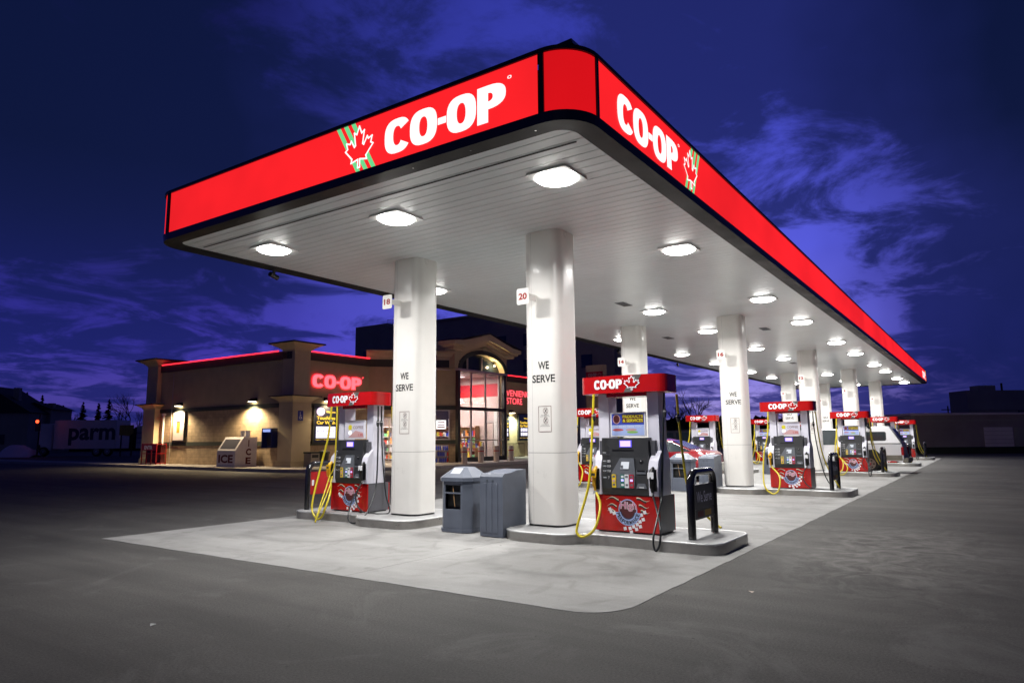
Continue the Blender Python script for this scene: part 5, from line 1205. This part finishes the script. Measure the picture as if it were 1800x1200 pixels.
# ------------------------------------------------------------------ far things
def dirv(az): return Vector((math.cos(az), math.sin(az), 0))
def AT(px, dep):
    # a place on the ground under the horizon point of that column, dep metres out
    d = fw+rt*((px-900)/1209.83); d.z = 0; d.normalize(); c = Vector((-9.5147, -5.7823, 0))
    return c+d*(dep/d.dot(Vector((fw.x, fw.y, 0)).normalized()))
def trailers():
    # both stand square to the view, left of the store
    u = Vector((.57, -.822, 0)); rz = math.atan2(u.y, u.x)
    t = thing('box_trailer', 'pale box trailer lettered parm standing in the dark lot at the left', 'trailer', (24.0, 70.2, 0), rz)
    m = MB(); m.box(-3.2, 3.1, 0, 2.6, .75, 3.65, 'trailer_white'); b = m.build('box', t, .03, world=False)
    m = MB(); m.text('parm', -1.7, 1.1, 4.75, 1.75, 'navy', -.004, .03); m.build('lettering', b, world=False)
    m = MB(); m.box(-4.9, -3.5, .2, 2.4, .6, 3.3, 'trailer_white'); m.box(-4.85, -4.6, -.0, .2, .7, 1.2, 'pump_dark'); m.build('cab', t, .08, world=False)
    for x in (-4.2, 1.2, 2.3): wheel(t, x, .2, .48, .48, .3, -1)
    t = thing('box_trailer', 'pale slatted trailer between the yellow sign and the store corner', 'trailer', (27.6, 66.0, 0), rz)
    m = MB(); m.box(-.6, 5.5, 0, 2.6, .75, 3.05, 'trailer_white'); b = m.build('box', t, .03, world=False)
    m = MB()
    for z in (1.3, 1.8, 2.3): m.box(-.6, 5.5, -.03, -.001, z, z+.06, 'wall_grey')
    m.build('slat', b, world=False)
    for x in (.8, 1.9): wheel(t, x, .2, .48, .48, .3, -1)
    t = thing('yellow_sign', 'dull yellow board on posts between the two trailers', 'sign', (26.1, 66.2, 0), rz)
    m = MB(); m.prism([(-.7, 2.1), (.3, 2.0), (.7, 2.3), (.7, 3.1), (-.7, 3.1)], -.05, .05, 'yellow_dull', 'y'); m.build('board', t, world=False)
    m = MB(); m.box(-.6, -.5, .06, .14, 0, 3, 'bark'); m.box(.5, .6, .06, .14, 0, 3, 'bark'); m.build('post', t, world=False)
    # traffic light showing red
    t = thing('traffic_light', 'traffic light showing red at the far left', 'traffic light', (20.6, 72.6, 0), rz)
    m = MB(); m.tube([(0, .2, 0), (0, .2, 4.2)], .08, 'trim_black', 8); m.build('pole', t, world=False)
    m = MB(); m.box(-.2, .2, -.15, .12, 2.55, 3.75, 'trim_black'); m.build('housing', t, .02, world=False)
    m = MB(); m.disc((0, -.16, 3.5), .17, (0, -1, 0), 'stop_red', 16); m.build('red_lens', t, world=False)
    ld = bpy.data.lights.new('lamp', 'POINT'); ld.energy = 5; ld.color = (1, .12, .04); ld.shadow_soft_size = .1
    lo = bpy.data.objects.new('lamp', ld); COL.objects.link(lo); lo.parent = t; lo.location = (0, -.5, 3.5)
    # snow bank
    random.seed(8)
    m = MB(); nx, ny = 24, 8; vs = []
    for j in range(ny+1):
        for i in range(nx+1):
            x = -2.0+3.4*i/nx; y = 2*j/ny; e = math.sin(math.pi*j/ny)*min(1, (nx-i)/3+.2)*min(1, i/2+.3)
            vs.append((x, y, max(0, .95*e+.5*e*noise.noise(Vector((x*.9, y*1.4, 2))))))
    m.add(vs, [(j*(nx+1)+i, j*(nx+1)+i+1, (j+1)*(nx+1)+i+1, (j+1)*(nx+1)+i) for j in range(ny) for i in range(nx)], 'snow', True)
    o = m.build('snow_bank'); o.location = (19.2, 73.5, 0); o.rotation_euler = (0, 0, rz); tag(o, 'low bluish snow bank at the far left edge', 'snow bank')
emis('stop_red', (2.5, .16, .05), 1.6)
trailers()
def house(name, lab, loc, rz, w, d, h, rh, wins):
    t = thing(name, lab, 'house', loc, rz)
    m = MB(); m.box(-w/2, w/2, 0, d, 0, h, 'tower_dark'); m.build('wall', t, world=False)
    m = MB(); m.prism(fixw([(-w/2-.4, h), (w/2+.4, h), (0, h+rh)]), -.4, d+.4, 'roof_dark', 'y'); r = m.build('roof', t, world=False)
    m = MB(); m.box(w*.22, w*.22+.7, 1.5, 2.2, h+.1, h+rh*.95, 'tower_dark'); m.build('chimney', r, world=False)
    for x, z in wins:
        m = MB(); m.box(x-.5, x+.5, -.05, -.0, z, z+1.3, 'car_glass'); m.build('window', t, world=False)
_p = AT(-12, 92); house('house', 'dark gabled house silhouette at the left edge', (_p.x, _p.y, 0), yaw-R(90)+R(8), 10.5, 7, 5.4, 3.6, [(-2, 1.2), (2, 1.2), (0, 3.5)])
_p = AT(72, 97); house('house', 'lower dark house behind the traffic light', (_p.x, _p.y, 0), yaw-R(90)+R(8), 4.2, 6, 6.0, 1.0, [(-1, 1.2), (1, 1.2)])
def tower():
    t = thing('apartment_tower', 'large dark multi-storey building rising behind the store', 'building', (60, 28.2, 0))
    m = MB(); m.box(60, 64.5, 28.2, 63.6, 0, 17.0, 'tower_dark'); m.box(60, 70, 63.6, 70.1, 0, 17.8, 'tower_dark'); m.box(64.5, 76, 38, 63.6, 0, 17.0, 'tower_dark'); m.build('wall', t)
    m = MB(); m.box(59.8, 60.2, 28.2, 63.5, 17.0, 17.3, 'tower_dark')
    for k in range(18): m.box(59.9, 59.95, 63.6-.35*k-.04, 63.6-.35*k, 17.3, 18.2, 'frame_light')
    m.box(59.9, 59.95, 57, 63.6, 18.2, 18.25, 'frame_light'); m.build('roof_rail', t)
    random.seed(4)
    for yy in (31, 35, 39, 43, 47, 51, 55, 59, 67):
        for z in (3, 6.2, 9.4, 12.6):
            m = MB(); m.box(59.93, 59.99, yy, yy+1.4, z, z+1.5, 'win_warm' if (yy, z) == (47, 12.6) else 'car_glass'); m.build('window', t)
emis('win_warm', (.30, .07, .02), .5)
tower()
def conifer(m, h, w, seed):
    rnd = random.Random(seed)
    for i in range(int(h*22)):
        k = i/(h*22); z = h*(.10+.9*k); r = w*(1-k)**.85*(.65+.35*math.sin(i*1.3)+rnd.uniform(-.1, .2))+.05
        a = rnd.uniform(0, 6.283); L_ = r; dz = -.25*r
        for q in range(3):
            t0 = q/3; c = Vector((math.cos(a)*L_*(t0+.33), math.sin(a)*L_*(t0+.33), z+dz*(t0+.3))); s = .10+.16*(1-k)*w/1.5
            u = Vector((math.cos(a), math.sin(a), -.3))*s*2; v = Vector((-math.sin(a), math.cos(a), rnd.uniform(-.3, .3)))*s
            m.add([c-v, c+u*.6, c+v, c-u*.6+Vector((0, 0, .05))], [(0, 1, 2, 3)], 'needles')
            m.add([c+Vector((0, 0, -s*1.2)), c+u*.8, c+Vector((0, 0, s*.5)), c-u*.5], [(0, 1, 2, 3)], 'needles')
def bare_tree(m, h, seed, th=.16, spread=.5):
    rnd = random.Random(seed)
    def br(p, d, l, r, k):
        q = p+d*l*.5+Vector((rnd.uniform(-.1, .1), rnd.uniform(-.1, .1), 0))*l*.4; e = q+(d+Vector((rnd.uniform(-.15, .15), rnd.uniform(-.15, .15), .05))).normalized()*l*.5
        m.tube([p, q, e], [r, r*.8, r*.6], 'bark', 4 if k > 1 else 6, cap=False)
        if k >= 5: return
        for _ in range(3 if k < 4 else 2):
            nd = (d+Vector((rnd.uniform(-1, 1), rnd.uniform(-1, 1), rnd.uniform(-.25, .6)))*spread*1.5).normalized(); nd.z = max(nd.z, -.05)
            br(q if rnd.random() < .3 else e, nd.normalized(), l*rnd.uniform(.6, .82), r*.58, k+1)
    br(Vector((0, 0, 0)), Vector((0, 0, 1)), h*.30, th, 0)
def trees():
    k = 0
    con = [(42, 10.9, 132, 1.3, 'tall narrow conifer behind the left house'), (56, 10.9, 131, 1.2, 'conifer to the right of the tall one behind the house'), (83, 10.1, 128, 1.4, 'spiky conifer right of the houses'), (120, 8.3, 130, 1.5, 'dark conifer above the parm trailer'),
           (155, 8.5, 124, 1.5, 'conifer above the end of the parm trailer'), (182, 8.2, 122, 1.3, 'left one of the conifer pair above the yellow sign'), (200, 8.8, 120, 1.5, 'right one of the conifer pair above the yellow sign')]
    at = AT
    for px, h, dep, w, lab in con:
        p = at(px, dep); t = thing('conifer', lab, 'tree', (p.x, p.y, 0), 0, 'conifers on the left skyline')
        m = MB(); m.tube([(0, 0, 0), (0, 0, h*.95)], [.18, .03], 'bark', 6); m.build('trunk', t, world=False)
        m = MB(); conifer(m, h, w, k); m.build('crown', t, world=False); k += 1
    bare = [(100, 7.5, 118, 'leafless tree over the parm trailer left half'), (137, 7.5, 122, 'thin leafless tree between skyline conifers'), (222, 8.5, 112, 'leafless tree right of the conifer pair'), (244, 9.6, 108, 'leafless tree beside the store left pillar'), (1192, 9.3, 108, 'left leafless tree seen under the canopy'), (1217, 9.6, 106, 'right leafless tree seen under the canopy'),
            (1385, 9.3, 105, 'leafless tree between two right-hand columns'), (1590, 6.0, 108, 'small leafless tree under the far canopy end'), (1172, 7.5, 100, 'low leafless tree beside the nearest pump topper')]
    for px, h, dep, lab in bare:
        p = at(px, dep); t = thing('leafless_tree', lab, 'tree', (p.x, p.y, 0), 0, 'leafless trees on the skyline')
        m = MB(); m.tube([(0, 0, 0), (0, 0, h*.31)], [.2, .16], 'bark', 6); m.build('trunk', t, world=False)
        m = MB(); bare_tree(m, h, k+20, .2); m.build('crown', t, world=False); k += 1
    # far wood as one mass along the skyline
    rnd = random.Random(11); m = MB()
    for px0, px1, dep, hh in ((-60, 262, 112, 5.0), (1090, 1480, 95, 5.2), (1480, 1640, 120, 4.2), (1040, 1120, 110, 4)):
        n = int((px1-px0)*3.2)
        for i in range(n):
            px = rnd.uniform(px0, px1); p = at(px, dep+rnd.uniform(-4, 6)); h = hh*(.62+.38*noise.noise(Vector((px*.03, 1, 0)))+rnd.uniform(-.1, .1))
            for _ in range(7):
                z = rnd.random()**.7*h; s = rnd.uniform(.25, .7)
                c = Vector((p.x+rnd.uniform(-1, 1), p.y+rnd.uniform(-1, 1), z)); u = Vector((rnd.uniform(-1, 1), rnd.uniform(-1, 1), rnd.uniform(-.6, .6))).normalized()*s; v = Vector((rnd.uniform(-.6, .6), rnd.uniform(-.6, .6), 1)).normalized()*s
                m.add([c-u, c-v, c+u, c+v], [(0, 1, 2, 3)], 'needles')
    tag(m.build('far_wood'), 'low dark line of bushes and woods along the horizon', 'woods', kind='stuff')
    # poles
    for px, h, dep, lab in ((1655, 6.3, 118, 'left utility pole of the pair on the right skyline'), (1668, 6.3, 118, 'right utility pole of the pair on the right skyline'), (1752, 7.2, 78, 'thin mast on the dark roof at the right')):
        p = at(px, dep); t = thing('utility_pole', lab, 'pole', (p.x, p.y, 0), yaw-R(90))
        m = MB(); m.tube([(0, 0, 0), (0, 0, h)], .11, 'bark', 6); m.build('pole', t, world=False)
        if 'mast' in lab: continue
        m = MB(); m.box(-1.1, 1.1, -.06, .06, h-.7, h-.55, 'bark'); m.box(-.7, .7, -.06, .06, h-1.3, h-1.18, 'bark'); m.build('crossarm', t, world=False)
trees()
def right_buildings():
    rz = yaw-R(90)
    p = AT(1590, 56); t = thing('low_building', 'long low pale block wall building across the right side', 'building', (p.x, p.y, 0), rz)
    m = MB(); m.box(0, 34, 0, 8, 0, 3.05, 'wall_grey'); m.build('wall', t, world=False)
    m = MB(); m.box(-.1, 34, -.12, 8, 3.05, 3.22, 'trailer_white'); m.box(0, 34, -.03, 0, 2.55, 2.66, 'tower_dark'); m.build('parapet', t, world=False)
    for x, w, mt, lab in ((5.75, 2.3, 'trailer_white', 'pale roller door'), (8.2, .9, 'tower_dark', None), (10.3, 2.6, 'trailer_white', None)):
        m = MB(); m.box(x, x+w, -.05, -.001, .45, 2.05, mt)
        for k in range(1, 5): m.box(x, x+w, -.06, -.05, .45+k*.32, .47+k*.32, 'wall_grey')
        o = m.build('door', t, world=False)
        if lab: o['label'] = lab
    m = MB(); m.box(-1, 34, -1.2, -.2, 0, .5, 'needles'); m.build('planting_strip', t, world=False)
    p = AT(1690, 74); t = thing('factory', 'dark flat-roofed building with roof vents behind the low block building', 'building', (p.x, p.y, 0), rz)
    m = MB(); m.box(0, 30, 0, 3, 0, 6.15, 'tower_dark'); m.box(1.7, 3.5, .5, 2, 6.15, 6.7, 'tower_dark'); m.build('wall', t, world=False)
    m = MB(); m.box(0, 30, -.1, .02, 4.0, 4.1, 'wall_grey'); m.build('ledge', t, world=False)
    for x in (5.3, 9.0, 13.0): 
        m = MB(); m.box(x, x+1.2, -.06, 0, 2.6, 4.0, 'car_glass'); m.build('window', t, world=False)
right_buildings()
# litter on the ground
LX = (-6.321, 0.034); LY = (-2.475, -3.727)
for (x, y, lab) in ((LX[0], LX[1], 'small crumpled paper scrap on the asphalt at the left'), (LY[0], LY[1], 'small pale stone on the asphalt right of the slab corner')):
    m = MB(); m.add([(-.03, -.018, .002), (.012, -.03, .008), (.036, .012, .003), (-.006, .024, .013)], [(0, 1, 2), (0, 2, 3)], 'kerb_concrete' if lab.startswith('small crumpled') else 'bollard')
    o = m.build('litter'); o.location = (x, y, 0); tag(o, lab, 'litter')
